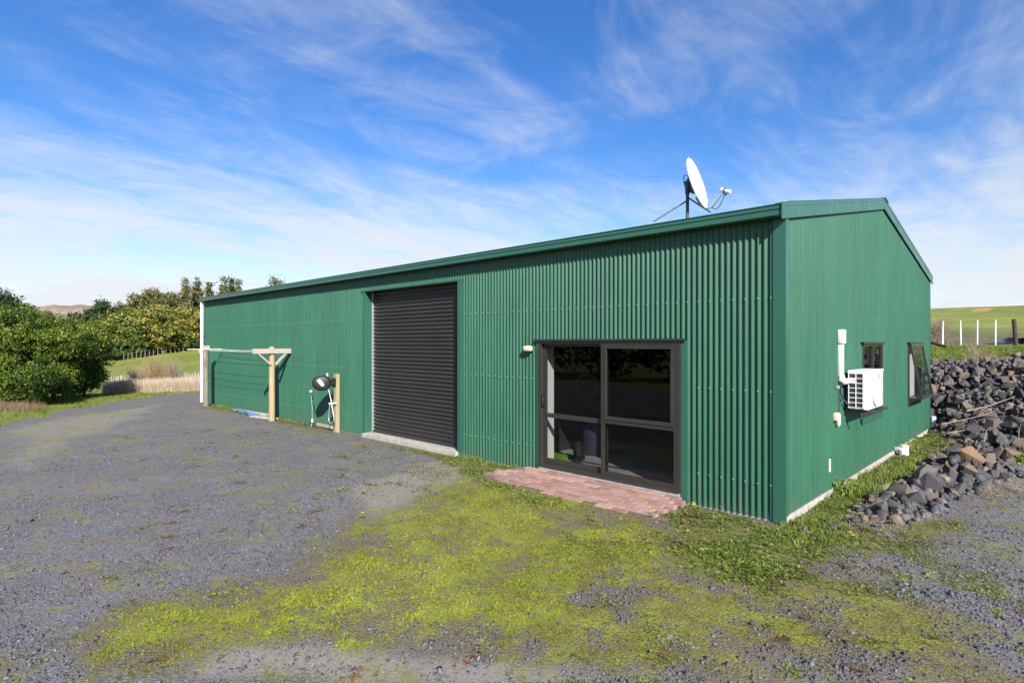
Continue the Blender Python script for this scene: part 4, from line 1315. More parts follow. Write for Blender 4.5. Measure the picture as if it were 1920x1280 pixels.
# ================================================================== brick paving at the sliding door
pave = empty('brick_paving', (-2.7, -0.5, 0))
tag(pave, 'strip of reddish clay pavers laid in front of the sliding door', 'paving')
brick_meshes = []
for k in range(4):
    mb = MB().box(-0.1105, 0.1105, -0.0530, 0.0530, -0.06, 0.0)
    me = bpy.data.meshes.new('brick')
    me.from_pydata(mb.v, [], mb.f)
    bm = bmesh.new(); bm.from_mesh(me)
    bmesh.ops.recalc_face_normals(bm, faces=bm.faces)
    bmesh.ops.bevel(bm, geom=[e for e in bm.edges if all(v.co.z > -0.01 for v in e.verts)], offset=0.005, segments=1, affect='EDGES')
    for v in bm.verts:
        v.co += Vector((random.uniform(-.0015, .0015), random.uniform(-.0015, .0015), random.uniform(-.001, .001)))
    bm.to_mesh(me); bm.free(); me.materials.append(M_BRICK)
    brick_meshes.append(me)
for row in range(9):
    y = -0.125 - row * 0.1135
    n0 = 13
    for c in range(n0):
        x = -4.13 + c * 0.2295 + (0.115 if row % 2 else 0.0)
        if row == 8 and c not in (2, 3, 6, 7, 8, 10, 11):
            continue
        if x > -1.2 or (row >= 7 and c < 1) or (x < -4.0 and row < 3):
            continue
        o = bpy.data.objects.new('brick', brick_meshes[random.randrange(4)])
        COL.objects.link(o)
        o.location = (x + random.uniform(-.002, .002), y + random.uniform(-.002, .002), 0.048 + random.uniform(-.004, .004) - 0.004 * (row > 6) - 0.003 * row)
        o.rotation_euler = (random.uniform(-.012, .012), random.uniform(-.012, .012), random.uniform(-.012, .012))
        o.parent = pave
        o.matrix_parent_inverse = Matrix.Translation(-Vector(pave.location))
o = obj('bedding_sand', MB().box(-4.2, -1.22, -1.02, -0.06, -0.10, 0.012), plain('bedding_sand', (0.16, 0.12, 0.10), 0.95, 0.3, 30), None)
keep_world(o, pave)

# ================================================================== rock bank
def hull_rock(rng, npts=13, flat=0.85):
    P = rng.normal(0, 1, (npts, 3)); P /= np.linalg.norm(P, axis=1)[:, None]
    P = np.sign(P) * np.abs(P) ** 0.62
    P *= rng.uniform(0.78, 1.05, (npts, 1))
    P *= np.array([1, rng.uniform(0.6, 0.95), flat * rng.uniform(0.6, 1.0)])
    P /= np.abs(P).max()
    bm = bmesh.new()
    for p in P:
        bm.verts.new(p)
    r = bmesh.ops.convex_hull(bm, input=list(bm.verts))
    junk = [v for v in bm.verts if not v.link_faces]
    for v in junk:
        bm.verts.remove(v)
    bmesh.ops.triangulate(bm, faces=bm.faces)
    bm.verts.index_update()
    V = np.array([v.co[:] for v in bm.verts]); Fc = np.array([[v.index for v in f.verts] for f in bm.faces])
    bm.free()
    return V, Fc


rr = np.random.default_rng(21)
ROCKS = [hull_rock(rr) for _ in range(22)]
CHIPS = [hull_rock(rr, 7, 0.65) for _ in range(14)]
bank = empty('rock_bank', (1.0, 6.0, 0))
tag(bank, 'bank of angular dark quarry rocks piled beside and behind the gable end', 'rock bank')
rock_meshes = []
for V, Fc in ROCKS:
    me = bpy.data.meshes.new('rock')
    me.from_pydata([tuple(p) for p in V], [], [tuple(int(i) for i in f) for f in Fc])
    me.materials.append(M_ROCK); rock_meshes.append(me)
cand = []
N = 26000
xs = rr.uniform(-3.5, 5.0, N); ys = rr.uniform(-0.3, 12.9, N)
sd_ = sdf(xs, ys, Z_ROCK)
for x, y, s in zip(xs, ys, sd_):
    if s < -0.05:
        continue
    r = float(np.clip(rr.lognormal(math.log(0.064), 0.48), 0.032, 0.18))
    if y > 9:
        r = float(np.clip(rr.lognormal(math.log(0.066), 0.42), 0.034, 0.15))
    if s < 0.2 and y < 9:
        r *= 0.45 + 2.6 * max(0.0, s)
    cand.append((x, y, r))
# a few named big ones where the photograph has them
fixed = [(*G(1690, 935), 0.27), (*G(1735, 915), 0.24), (*G(1660, 950), 0.14), (*G(1630, 965), 0.13), (*G(1810, 900), 0.19), (*G(1840, 870), 0.2), (*G(1880, 862), 0.23), (*G(1790, 865), 0.2), (*G(1745, 872), 0.2),
         (*G(1590, 975), 0.13), (*G(1560, 990), 0.12), (*G(1508, 992), 0.09), (*G(1700, 962), 0.13)]
cand.sort(key=lambda c: -c[2])
cand = [(float(a), float(b), float(c) * 0.64) for a, b, c in fixed] + cand
placed = []
grid = {}
for x, y, r in cand:
    ok = True
    gi, gj = int(x // 0.5), int(y // 0.5)
    for a in (-1, 0, 1):
        for b in (-1, 0, 1):
            for (px, py, pr) in grid.get((gi + a, gj + b), ()):
                if (px - x) ** 2 + (py - y) ** 2 < (0.72 * (pr + r)) ** 2:
                    ok = False; break
            if not ok: break
        if not ok: break
    if ok:
        grid.setdefault((gi, gj), []).append((x, y, r)); placed.append((x, y, r))


def view_px(x, y):
    d = np.array([x - CAM[0], y - CAM[1]]); Yd = d @ FW
    return CX + F_PX * (d @ R_) / Yd, Yd


def seen(x, y):
    px, Yd = view_px(x, y)
    if px < 1440 or px > 1990: return False
    if y > WID and px < 1735: return False
    return True


def rock_place(x, y, r, k):
    heap = 0.26 * float(ss(0.0, 0.5, sdf(np.array(x), np.array(y), Z_ROCK))) * (1 if y < 9 else 0.5)
    z = float(height(x, y)) + heap * rr.uniform(0.1, 1.0) + r * 0.22
    return (x, y, z)


vis = sorted([p for p in placed if seen(p[0], p[1])], key=lambda p: -p[2] / view_px(p[0], p[1])[1])
big = vis[:300]
bigset = set(big)
for k, (x, y, r) in enumerate(big):
    o = bpy.data.objects.new('rock', rock_meshes[k % len(rock_meshes)])
    COL.objects.link(o)
    p = Vector(rock_place(x, y, r, k))
    o.parent = bank
    o.location = p - Vector(bank.location)
    o.rotation_euler = (rr.uniform(-1.6, 1.6), rr.uniform(-1.6, 1.6), rr.uniform(0, 6.3))
    o.scale = (r * 1.08, r * rr.uniform(0.8, 1.1), r * rr.uniform(0.85, 1.25))
rest = [p for p in placed if p not in bigset]
# rubble between them
N = 7000
xs = rr.uniform(-3.5, 5, N); ys = rr.uniform(-0.4, 12.8, N)
k = sdf(xs, ys, Z_ROCK) > -0.12
pts = [(x, y, float(np.clip(rr.lognormal(math.log(0.05), 0.4), 0.02, 0.11))) for x, y in zip(xs[k], ys[k])]
allr = rest + pts
pos = np.array([rock_place(x, y, r, 0) for x, y, r in allr])
rad = np.array([r for _, _, r in allr])
sc = rad[:, None] * rr.uniform(0.8, 1.2, (len(rad), 3))
V, Fc, A = replicate(ROCKS, pos, rotz_tilt(len(pos), 1.0, rr), sc, rr.uniform(0, 1, len(pos)))
o = fast('small_rocks', V, Fc, M_RUBBLE, None, A); o['kind'] = 'stuff'
keep_world(o, bank)

# dead sticks on the rocks
def stick(label, pts, r):
    r *= 0.6
    o = obj('dead_branch', MB().tube(pts, [r * (1 - 0.75 * i / (len(pts) - 1)) for i in range(len(pts))], 6), M_STICK, None, smooth=True)
    tag(o, label, 'branch', 'dead branches on the rock bank')


def gp(px, py, z):
    g = G(px, py, z); return (float(g[0]), float(g[1]), z)


stick('long bent dead branch lying across the upper rock bank', [gp(1812, 770, 0.75), gp(1850, 762, 0.80), gp(1890, 748, 0.86), gp(1915, 738, 0.9)], 0.022)
stick('dead branch sloping up from the far corner of the gable', [gp(1765, 795, 0.42), gp(1800, 788, 0.46), gp(1845, 778, 0.55), gp(1868, 768, 0.62)], 0.020)
stick('thin dead branch flat on the rocks beside the grass strip', [gp(1775, 812, 0.34), gp(1810, 806, 0.36), gp(1840, 812, 0.36)], 0.014)
stick('crooked upright dead branch standing between the rocks', [gp(1845, 838, 0.30), gp(1846, 825, 0.40), gp(1850, 805, 0.55), gp(1849, 800, 0.62)], 0.018)
stick('thin upright dead branch nearest the picture edge', [gp(1912, 835, 0.32), gp(1910, 815, 0.48), gp(1914, 795, 0.62)], 0.012)
stick('forked dead branch low among the middle rocks', [gp(1828, 830, 0.32), gp(1838, 845, 0.30), gp(1845, 852, 0.30), gp(1856, 858, 0.26)], 0.013)
# straw and twig litter
N = 800
tx_ = rr.uniform(0, 1, N)
px = np.where(tx_ < 0.5, rr.normal(1830, 45, N), np.where(tx_ < 0.8, rr.normal(1880, 30, N), rr.normal(1640, 60, N)))
py = np.where(tx_ < 0.5, rr.normal(800, 18, N), np.where(tx_ < 0.8, rr.normal(915, 12, N), rr.normal(975, 14, N)))
zz_ = np.where(tx_ < 0.5, 0.42, 0.06)
gxy = np.array([G(a, b, c) for a, b, c in zip(px, py, zz_)])
blade = (np.array([(-.5, -0.0035, 0), (-.5, 0.0035, 0), (.5, 0.002, 0), (.5, -0.002, 0)]), np.array([[0, 1, 2, 3]]))
pos = np.c_[gxy, height(gxy[:, 0], gxy[:, 1]) + rr.uniform(0.03, 0.22, N) * np.where(tx_ < 0.5, 1.3, 0.35)]
L = rr.uniform(0.05, 0.30, N)
V, Fc, A = replicate([blade], pos, rotz_tilt(N, 0.35, rr), np.c_[L, np.full(N, 1.0), np.ones(N)], rr.uniform(0.0, 0.5, N))
o = fast('straw_litter', V, Fc, M_REED, None, A); tag(o, 'dry straw and twig litter caught among the rocks', 'straw', kind='stuff')

# ================================================================== gravel chips, moss grass, weeds
gr = np.random.default_rng(5)


def polar(n, r0, r1, a0, a1, p=1.0):
    """points around the camera's standing place, thinning out with distance"""
    u = gr.uniform(0, 1, n)
    r = r0 * (r1 / r0) ** (u ** p)
    a = gr.uniform(a0, a1, n) + YAW + PI / 2
    return CAM[0] + r * np.cos(a), CAM[1] + r * np.sin(a)


def in_shed(x, y):
    return ((x > -LEN - .03) & (x < 0.03) & (y > -0.03) & (y < WID + .03)) | ((x > -4.22) & (x < -1.18) & (y > -1.05) & (y < 0.1))


x, y = polar(150000, 2.6, 15, -0.85, 0.85, 0.95)
f = zfield(x, y)
cover = 0.97 * np.clip(1.25 * np.maximum(f['moss'] * 1.1, f['weed']) + 0.6 * f['dirt'] + f['grass'], 0, 1)
clump = fbm(x * 0.8, y * 0.8, 91)
keepm = (gr.uniform(0, 1, len(x)) > cover) & ~in_shed(x, y) & (gr.uniform(0, 1, len(x)) < 0.25 + 1.2 * ss(0.38, 0.62, clump))
x, y = x[keepm], y[keepm]
n = len(x)
dist = np.hypot(x - CAM[0], y - CAM[1])
size = np.clip(gr.lognormal(math.log(0.0095), 0.38, n), 0.005, 0.026)
big_ = gr.uniform(0, 1, n) < 0.006
size = np.where(big_, size * 1.9, size)
pos = np.c_[x, y, height(x, y) + size * 0.18]
V, Fc, A = replicate(CHIPS, pos, rotz_tilt(n, 0.4, gr), size[:, None] * gr.uniform(0.75, 1.3, (n, 3)), gr.beta(2, 2.6, n))
o = fast('gravel', V, Fc, M_GRAVEL, None, A)
tag(o, 'loose blue-grey crushed basalt chips over the yard', 'gravel', kind='stuff')

# grass tuft prototypes
def tuft(rng, nb, h, w, lean):
    V = []; Fc = []
    for i in range(nb):
        a = rng.uniform(0, 2 * PI); b = rng.uniform(0, 2 * PI); r = rng.uniform(0, 0.35)
        c = np.array([r * math.cos(b), r * math.sin(b), 0]); d = np.array([math.cos(a), math.sin(a), 0]); s = np.array([-d[1], d[0], 0])
        hh = h * rng.uniform(0.5, 1.0); l = lean * rng.uniform(0.3, 1.2)
        k = len(V)
        V += [c - s * w, c + s * w, c + d * l * hh + s * w * 0.35 + np.array([0, 0, hh]), c + d * l * hh - s * w * 0.35 + np.array([0, 0, hh])]
        Fc.append([k, k + 1, k + 2, k + 3])
    return np.array(V), np.array(Fc)


def rosette(rng, nl, l, w, rise):
    V = []; Fc = []
    for i in range(nl):
        a = 2 * PI * i / nl + rng.uniform(-.4, .4); d = np.array([math.cos(a), math.sin(a), 0]); s = np.array([-d[1], d[0], 0])
        ll = l * rng.uniform(0.6, 1.15); rz_ = rise * rng.uniform(0.2, 1.3); z = np.array([0, 0, 1.0])
        k = len(V)
        V += [d * ll * 0.15 + z * rz_ * 0.2, d * ll * 0.62 + s * w + z * rz_ * 0.9, d * ll + z * rz_ * rng.uniform(0.5, 1.2), d * ll * 0.62 - s * w + z * rz_ * 0.9]
        Fc.append([k, k + 1, k + 2, k + 3])
    return np.array(V), np.array(Fc)


MOSST = [tuft(gr, 5, 1.0, 0.10, 0.9) for _ in range(10)]
TUFTS = [tuft(gr, 8, 1.0, 0.055, 0.75) for _ in range(10)]
ROS = [rosette(gr, 6, 1.0, 0.26, 0.45) for _ in range(10)]

x, y = polar(225000, 2.6, 16, -0.85, 0.85, 0.9)
f = zfield(x, y)
pm = np.clip(f['moss'], 0, 1) ** 1.2
k = (gr.uniform(0, 1, len(x)) < pm * (0.25 + 1.1 * ss(0.36, 0.60, 0.5 * fbm(x * 3, y * 3, 14) + 0.5 * fbm(x * 11, y * 11, 15)))) & ~in_shed(x, y)
x, y, sol = x[k], y[k], f['solid'][k]
n = len(x)
h = gr.uniform(0.007, 0.020, n) * (0.65 + 0.45 * sol) * (0.5 + 0.9 * fbm(x * 6, y * 6, 37)) * (0.7 + 0.7 * fbm(x * 2, y * 2, 19))
var = np.clip(0.22 + 0.42 * sol * (0.4 + 1.2 * fbm(x * 1.7, y * 1.7, 23)) + 0.5 * (fbm(x * 2.2, y * 2.2, 29) - 0.5) + gr.normal(0, 0.17, n), 0, 1)
V, Fc, A = replicate(MOSST, np.c_[x, y, height(x, y) - 0.002], rotz_tilt(n, 0.15, gr), np.c_[h * 1.6, h * 1.6, h], var)
o = fast('moss_grass', V, Fc, M_MOSS, None, A)
tag(o, 'bright yellow-green mossy short grass spreading over the gravel', 'moss', kind='stuff')

# weeds: dense along the walls, sprinkled over the gravel
xa_, ya_ = polar(52000, 2.8, 24, -0.85, 0.85, 0.75)
xb_ = gr.uniform(-0.05, 0.95, 12000); yb_ = gr.uniform(-0.6, 9.4, 12000)
xc_ = gr.uniform(-20.3, -4.3, 6000); yc_ = -np.abs(gr.normal(0, 0.28, 6000)) - 0.03
xd_ = gr.uniform(-1.6, 2.0, 30000); yd_ = gr.uniform(-2.6, 1.6, 30000)
xe_ = gr.uniform(-6.5, -0.8, 16000); ye_ = gr.uniform(-2.2, 0.0, 16000)
x = np.concatenate([xa_, xb_, xc_, xd_, xe_]); y = np.concatenate([ya_, yb_, yc_, yd_, ye_])
f = zfield(x, y)
pw = np.clip(f['weed'], 0, 1) * 0.36 + 0.20 * f['moss'] + 0.05 * ss(0.45, 0.7, fbm(x * 1.1, y * 2.0, 54)) + 0.6 * ss(0.55, 0.65, fbm(x * 2.3, y * 2.3, 57))
pw = pw * (0.25 + 1.1 * ss(0.40, 0.58, fbm(x * 2.6, y * 2.6, 63)))
k = (gr.uniform(0, 1, len(x)) < pw) & ~in_shed(x, y) & ((f['soil'] < 0.85) | (gr.uniform(0, 1, len(x)) < 0.3)) & (f['grass'] < 0.5)
k &= ~((x > RD0 - 0.1) & (x < RD1 + 0.1) & (y > -0.35))
x, y, wd = x[k], y[k], f['weed'][k]
n = len(x)
s = gr.uniform(0.009, 0.024, n) * (0.7 + 0.5 * wd)
s = np.where((x > 0) & (y > 2), s * 1.35, s)
var = np.clip(gr.normal(0.58, 0.2, n) + 0.25 * (fbm(x * 1.2, y * 1.2, 71) - 0.5), 0.2, 1)
red = gr.uniform(0, 1, n) < 0.2 + 0.35 * ss(0.5, 0.65, fbm(x * 0.9, y * 0.9, 73))
var = np.where(red & (wd < 0.95), gr.uniform(0, 0.2, n), var)
lift = gr.uniform(0, 1, n) ** 2 * 0.035 * wd
V, Fc, A = replicate(ROS, np.c_[x, y, height(x, y) + 0.002 + lift], rotz_tilt(n, 0.35, gr), np.c_[s, s, s * gr.uniform(0.7, 1.5, n)], var)
o = fast('weeds', V, Fc, M_WEED, None, A)
tag(o, 'low leafy weeds along the shed and through the gravel', 'weeds', kind='stuff')

# small separate weed patches dotted over the gravel drive
cxs, cys = polar(420, 3.2, 20, -0.8, 0.62, 0.62)
fz = zfield(cxs, cys)
ok = ~in_shed(cxs, cys) & (fz['grass'] < 0.3) & (fz['weed'] < 0.3) & (fz['solid'] < 0.4) & (fz['soil'] < 0.3) & (cys < -0.3)
X_, Y_, S_, A_v = [], [], [], []
for cx_, cy_ in zip(cxs[ok][:230], cys[ok][:230]):
    kindv = gr.choice([0, 1, 2], p=[0.45, 0.3, 0.25]); R0 = gr.uniform(0.04, 0.17); m_ = int(14 + 420 * R0 * gr.uniform(0.4, 1.0))
    a_ = gr.uniform(0, 2 * PI, m_); r_ = R0 * np.abs(gr.normal(0, 0.6, m_))
    st_ = gr.uniform(0, PI)
    ux, uy = r_ * np.cos(a_) * 1.5, r_ * np.sin(a_) * 0.7
    X_.append(cx_ + ux * math.cos(st_) - uy * math.sin(st_)); Y_.append(cy_ + ux * math.sin(st_) + uy * math.cos(st_))
    S_.append(gr.uniform(0.008, 0.022, m_))
    A_v.append(np.clip(gr.normal((0.55, 0.95, 0.08)[kindv], (0.2, 0.12, 0.06)[kindv], m_), 0, 1))
x = np.concatenate(X_); y = np.concatenate(Y_); s = np.concatenate(S_); var = np.concatenate(A_v)
V, Fc, A = replicate(ROS, np.c_[x, y, height(x, y) + 0.003], rotz_tilt(len(x), 0.3, gr), np.c_[s, s, s * 0.8], var)
o = fast('gravel_weeds', V, Fc, M_WEED, None, A)
tag(o, 'small separate patches of green, yellow and reddish weeds on the drive', 'weeds', kind='stuff')

# taller stalks and grass at the wall feet
N = 5200
x = np.concatenate([gr.uniform(-0.02, 0.85, 2600), gr.uniform(-20, -9.3, 1300), gr.uniform(-5.7, -4.2, 300), gr.uniform(-1.2, 1.4, 1000)])
y = np.concatenate([gr.uniform(-0.5, 9.3, 2600), -np.abs(gr.normal(0, 0.2, 1300)) - 0.04, -np.abs(gr.normal(0, 0.12, 300)) - 0.03, gr.uniform(-1.2, 0.9, 1000)])
f = zfield(x, y)
k = (gr.uniform(0, 1, N) < f['weed'] * ss(0.42, 0.6, fbm(x * 2, y * 2, 83))) & ~in_shed(x, y) & ~((x < 0.5) & (y > 4.9) & (y < 6.05))
x, y = x[k], y[k]; n = len(x)
h = gr.uniform(0.03, 0.11, n) * np.where((x > 0) & (y > 1.5), 1.6, 1.0)
V, Fc, A = replicate(TUFTS, np.c_[x, y, height(x, y) - 0.003], rotz_tilt(n, 0.2, gr), np.c_[h * 0.7, h * 0.7, h], np.clip(gr.normal(0.65, 0.25, n), 0, 1))
o = fast('tall_grass', V, Fc, M_GRASS, None, A)
tag(o, 'tufts of taller green grass at the foot of the shed walls', 'grass', kind='stuff')

# dandelion-like flowers one could point at
for k, (px, py, lab) in enumerate(((1300, 940, 'yellow flowering weed at the right end of the brick paving'), (1222, 962, 'small yellow flower at the front corner of the paving'),
                                   (1600, 1003, 'yellow flower below the rocks near the shed corner'), (978, 898, 'yellow flower beside the left edge of the paving'),
                                   (680, 963, 'lone yellow flower on the open gravel'))):
    gx_, gy_ = G(px, py, 0.04)
    z0 = float(height(gx_, gy_))
    e = empty('flowering_weed', (gx_, gy_, z0)); tag(e, lab, 'flower', 'yellow flowers in the yard')
    m = MB(); fm = MB()
    for q in range(3 if k == 0 else 2 if k in (1, 2) else 1):
        ox, oy = random.uniform(-.06, .06) * (q > 0), random.uniform(-.05, .05) * (q > 0); hh = random.uniform(0.05, 0.085)
        m.tube([(ox * .3, oy * .3, 0), (ox, oy, hh)], 0.0025, 5)
        for a in np.arange(0, 2 * PI, PI / 5):
            c, s = math.cos(a), math.sin(a)
            fm.add([(ox, oy, hh), (ox + .014 * c - .005 * s, oy + .014 * s + .005 * c, hh + .005), (ox + .021 * c, oy + .021 * s, hh + .003), (ox + .014 * c + .005 * s, oy + .014 * s - .005 * c, hh + .005)], [(0, 1, 2, 3)])
    lv = MB()
    for a in np.arange(0, 2 * PI, PI / (6 if k == 0 else 4)):
        c, s = math.cos(a), math.sin(a); l = (0.13 if k == 0 else 0.06) * random.uniform(.7, 1.1)
        lv.add([(0, 0, 0.004), (l * .6 * c - .012 * s, l * .6 * s + .012 * c, 0.025), (l * c, l * s, 0.02), (l * .6 * c + .012 * s, l * .6 * s - .012 * c, 0.025)], [(0, 1, 2, 3)])
    obj('stem', m, M_BARK if False else plain('stem_green', (0.1, 0.18, 0.03), 0.6), e)
    obj('petals', fm, M_YELLOW, e, fix=False)
    o = obj('leaves', lv, plain('flower_leaf', (0.10, 0.20, 0.03), 0.5), e, fix=False)

# ================================================================== grass on the verge, the bank top and the paddock
REEDS = [tuft(gr, 9, 1.0, 0.016, 0.28) for _ in range(8)]


def grass_field(name, label, x, y, hmin, hmax, wid, mat, vmu=0.5, vs=0.22, proto=TUFTS):
    n = len(x)
    h = gr.uniform(hmin, hmax, n)
    V, Fc, A = replicate(proto, np.c_[x, y, height(x, y) - 0.01], rotz_tilt(n, 0.15, gr), np.c_[h * wid, h * wid, h], np.clip(gr.normal(vmu, vs, n) + 0.5 * (fbm(x * 0.5, y * 0.5, 44) - 0.5), 0, 1))
    o = fast(name, V, Fc, mat, None, A)
    tag(o, label, name.replace('_', ' ').split()[-1], kind='stuff')


x = gr.uniform(-30, -12, 60000); y = gr.uniform(-9.5, 4, 60000)
f = zfield(x, y)
k = (gr.uniform(0, 1, len(x)) < f['grass'] * 0.9) & (x > -29)
grass_field('verge_grass', 'strip of short green grass between the drive and the hedge', x[k][:8000], y[k][:8000], 0.03, 0.10, 1.1, M_GRASS, 0.6)
x = gr.uniform(-6, 4, 8500); y = 11.6 + 17 * gr.uniform(0, 1, 8500) ** 1.6
k = zfield(x, y)['grass'] > 0.5
grass_field('bank_top_grass', 'green grass on top of the rock bank behind the shed', x[k], y[k], 0.04, 0.15, 1.3, M_GRASS, 0.6)
# dry reeds in front of the batten fence
xs, ys = [], []
for t in gr.uniform(0, 1, 6500):
    px = 195 + 190 * t; dp = gr.uniform(24.5, 26.8)
    a, b = at(px, dp); xs.append(a); ys.append(b)
xs = np.array(xs); ys = np.array(ys)
k = fbm(xs * 0.8, ys * 0.8, 4) > 0.36
k &= view_px(xs[0], ys[0])[0] > 0
grass_field('dry_reeds', 'pale dry reeds standing in front of the batten fence', xs[k], ys[k], 0.25, 0.70, 0.5, M_REED, 0.9, 0.2, REEDS)

# ================================================================== fences
def post_fence(name, label, pts, h, sec, mat, wires, wire_r=0.004, lean=0.02, part='post', jit=0.0):
    x0, y0 = pts[0]
    e = empty(name, (x0, y0, float(height(x0, y0)))); tag(e, label, 'fence')
    me = None
    tops = []
    for i, (x, y) in enumerate(pts):
        if me is None:
            o = obj(part, MB().box(-sec[0] / 2, sec[0] / 2, -sec[1] / 2, sec[1] / 2, -0.25, h), mat, None, bevel=0.004 if sec[0] > 0.03 else 0); me = o.data
        else:
            o = bpy.data.objects.new(part, me); COL.objects.link(o)
        o.parent = e
        o.location = Vector((x, y, float(height(x, y)) + random.uniform(-jit, jit))) - Vector(e.location)
        o.rotation_euler = (random.gauss(0, lean), random.gauss(0, lean), random.uniform(-.1, .1) + YAW)
        tops.append(Vector((x, y, float(height(x, y)))))
    for z in wires:
        o = obj('wire', MB().tube([tuple(p + Vector((0, -0.03, z))) for p in tops], wire_r, 4), M_GALV, None); keep_world(o, e)
    return e


A_, B_ = at(196, 27.5), at(392, 27.0)
n = 66
pts = [(A_[0] + (B_[0] - A_[0]) * t, A_[1] + (B_[1] - A_[1]) * t) for t in np.linspace(0, 1, n)]
post_fence('batten_fence', 'low fence of close silvery battens behind the dry reeds', pts, 0.80, (0.035, 0.025), M_BATTEN, (0.25, 0.55, 0.85), 0.004, 0.035, 'batten', 0.06)
pts = []
for px in range(232, 384, 8):
    t = (px - 190) / 185
    pts.append(at(px, 55 + 4.5 * t))
post_fence('paddock_fence', 'wire fence with many thin posts along the top of the left paddock', pts, 0.8, (0.05, 0.05), M_TIMBERG, (0.35, 0.65, 0.95), 0.006, 0.03)

rf = empty('wire_fence', (*at(1767, 28.0), float(height(*at(1767, 28.0)))))
tag(rf, 'wire fence with four white posts on the grass above the rock bank', 'fence')
fp_ = [(1767, 645, 602, 0.012), (1802, 650, 601, -0.015), (1832.5, 649, 600, 0.0), (1866.5, 647, 600, 0.0)]
ftops = []
for px, pb, pt, ln in fp_:
    x, y = at(px, 28.5); z0 = float(height(x, y)); z1 = zat(pt, 28.5)
    o = obj('post', MB().tube([(x, y, z0 - 0.25), (x + ln * 2, y, z1)], 0.034, 10), M_WHITE, None, smooth=True); keep_world(o, rf)
    ftops.append(Vector((x, y, z0)))
x, y = at(1906, 27.5)
ftops.append(Vector((x, y, float(height(x, y)))))
x2, y2 = at(1700, 29.5); ftops.insert(0, Vector((x2, y2, float(height(x2, y2)))))
for z in (0.35, 0.7, 1.05):
    o = obj('wire', MB().tube([tuple(p + Vector((0, -0.04, z))) for p in ftops], 0.0035, 4), M_GALV, None); keep_world(o, rf)
zb = float(height(x, y))
tx2, ty2 = at(1901, 27.5)
sp = obj('strainer_post', MB().tube([(x, y, zb - 0.3), (tx2, ty2, zat(598, 27.5))], [0.095, 0.085], 12), M_TIMBERD, None, smooth=True)
tag(sp, 'thick dark leaning timber strainer post at the right picture edge', 'post')
# collapsed black trough / sheet beyond the strainer
x, y = at(1893, 31.5); zb = float(height(x, y))
m = MB()
nn_ = 18
vs = []; fs = []
for i in range(nn_ + 1):
    t = i / nn_
    c = Vector((*at(1860 + 75 * t, 31.0 + 0.6 * math.sin(t * 5)), 0))
    hgt = 0.06 + 0.30 * math.sin(min(1, t * 1.5) * PI * 0.62) ** 1.5 + 0.03 * math.sin(t * 17)
    for (o_, hh) in ((-0.55, 0.0), (-0.5, 0.5), (-0.25, 0.95), (0.1, 1.0), (0.45, 0.6), (0.55, 0.0)):
        q = Vector((FW[0], FW[1], 0)) * o_
        vs.append((c.x + q.x, c.y + q.y, zb - 0.03 + hgt * hh))
for i in range(nn_):
    for k in range(5):
        fs.append((i * 6 + k, i * 6 + k + 1, (i + 1) * 6 + k + 1, (i + 1) * 6 + k))
fs.append(tuple(range(6))); fs.append(tuple(nn_ * 6 + k for k in range(5, -1, -1)))
o = obj('plastic_cover', m.add(vs, fs), plain('black_sheet', (0.012, 0.012, 0.016), 0.32, 0.3, 3), None, smooth=True)
tag(o, 'long low heap under glossy black plastic behind the strainer post', 'cover')
# fallen log at the shed corner
lx0, ly0 = at(1738, 25.0); lx1, ly1 = at(1775, 24.0)
o = obj('fallen_log', MB().tube([(lx0, ly0, zat(640, 25)), ((lx0 + lx1) / 2, (ly0 + ly1) / 2, zat(645, 24.5)), (lx1, ly1, zat(650, 24))], [0.06, 0.07, 0.05], 8), M_TIMBERD, None, smooth=True)
tag(o, 'dark fallen log on the grass beside the far shed corner', 'log')


# ================================================================== leaf crowns
def leaf_cloud(rng, lobes, clumps, per, cr, leaf, mat_var=(0.5, 0.2), up=0.3, shell=(0.72, 1.04), core=0.25, aspect=0.55):
    lobes = np.array(lobes, float)
    wgt = (lobes[:, 3] * lobes[:, 4] + lobes[:, 3] * lobes[:, 5]); wgt = wgt / wgt.sum()
    li = rng.choice(len(lobes), clumps, p=wgt)
    d = rng.normal(0, 1, (clumps, 3)); d[:, 2] += up; d /= np.linalg.norm(d, axis=1)[:, None]
    rad = rng.uniform(shell[0], shell[1], clumps)
    inner = rng.uniform(0, 1, clumps) < core
    rad = np.where(inner, rng.uniform(0.35, 0.7, clumps), rad)
    c = lobes[li, :3] + d * lobes[li, 3:6] * rad[:, None]
    cv = np.clip(rng.normal(mat_var[0], mat_var[1], clumps), 0, 1)
    m = clumps * per
    ci = np.repeat(np.arange(clumps), per)
    off = rng.normal(0, 1, (m, 3)) * np.array([1, 1, 0.75]) * (cr * rng.uniform(0.6, 1.3, clumps))[ci][:, None] * 0.5
    p = c[ci] + off
    nrm_ = d[ci] * 0.7 + rng.normal(0, 0.75, (m, 3)) + np.array([0, 0, 0.35]); nrm_ /= np.linalg.norm(nrm_, axis=1)[:, None]
    t = np.cross(nrm_, rng.normal(0, 1, (m, 3))); t /= np.linalg.norm(t, axis=1)[:, None]
    b = np.cross(nrm_, t)
    s = leaf * rng.uniform(0.65, 1.3, m)[:, None]
    V = np.stack([p - t * s * 0.5, p + b * s * aspect * 0.5 + nrm_ * s * 0.08, p + t * s * 0.5, p - b * s * aspect * 0.5 + nrm_ * s * 0.08], 1).reshape(-1, 3)
    Fc = np.arange(m * 4).reshape(-1, 4)
    var = np.clip(cv[ci] + rng.normal(0, 0.12, m), 0, 1)
    return V, Fc, np.repeat(var, 4)


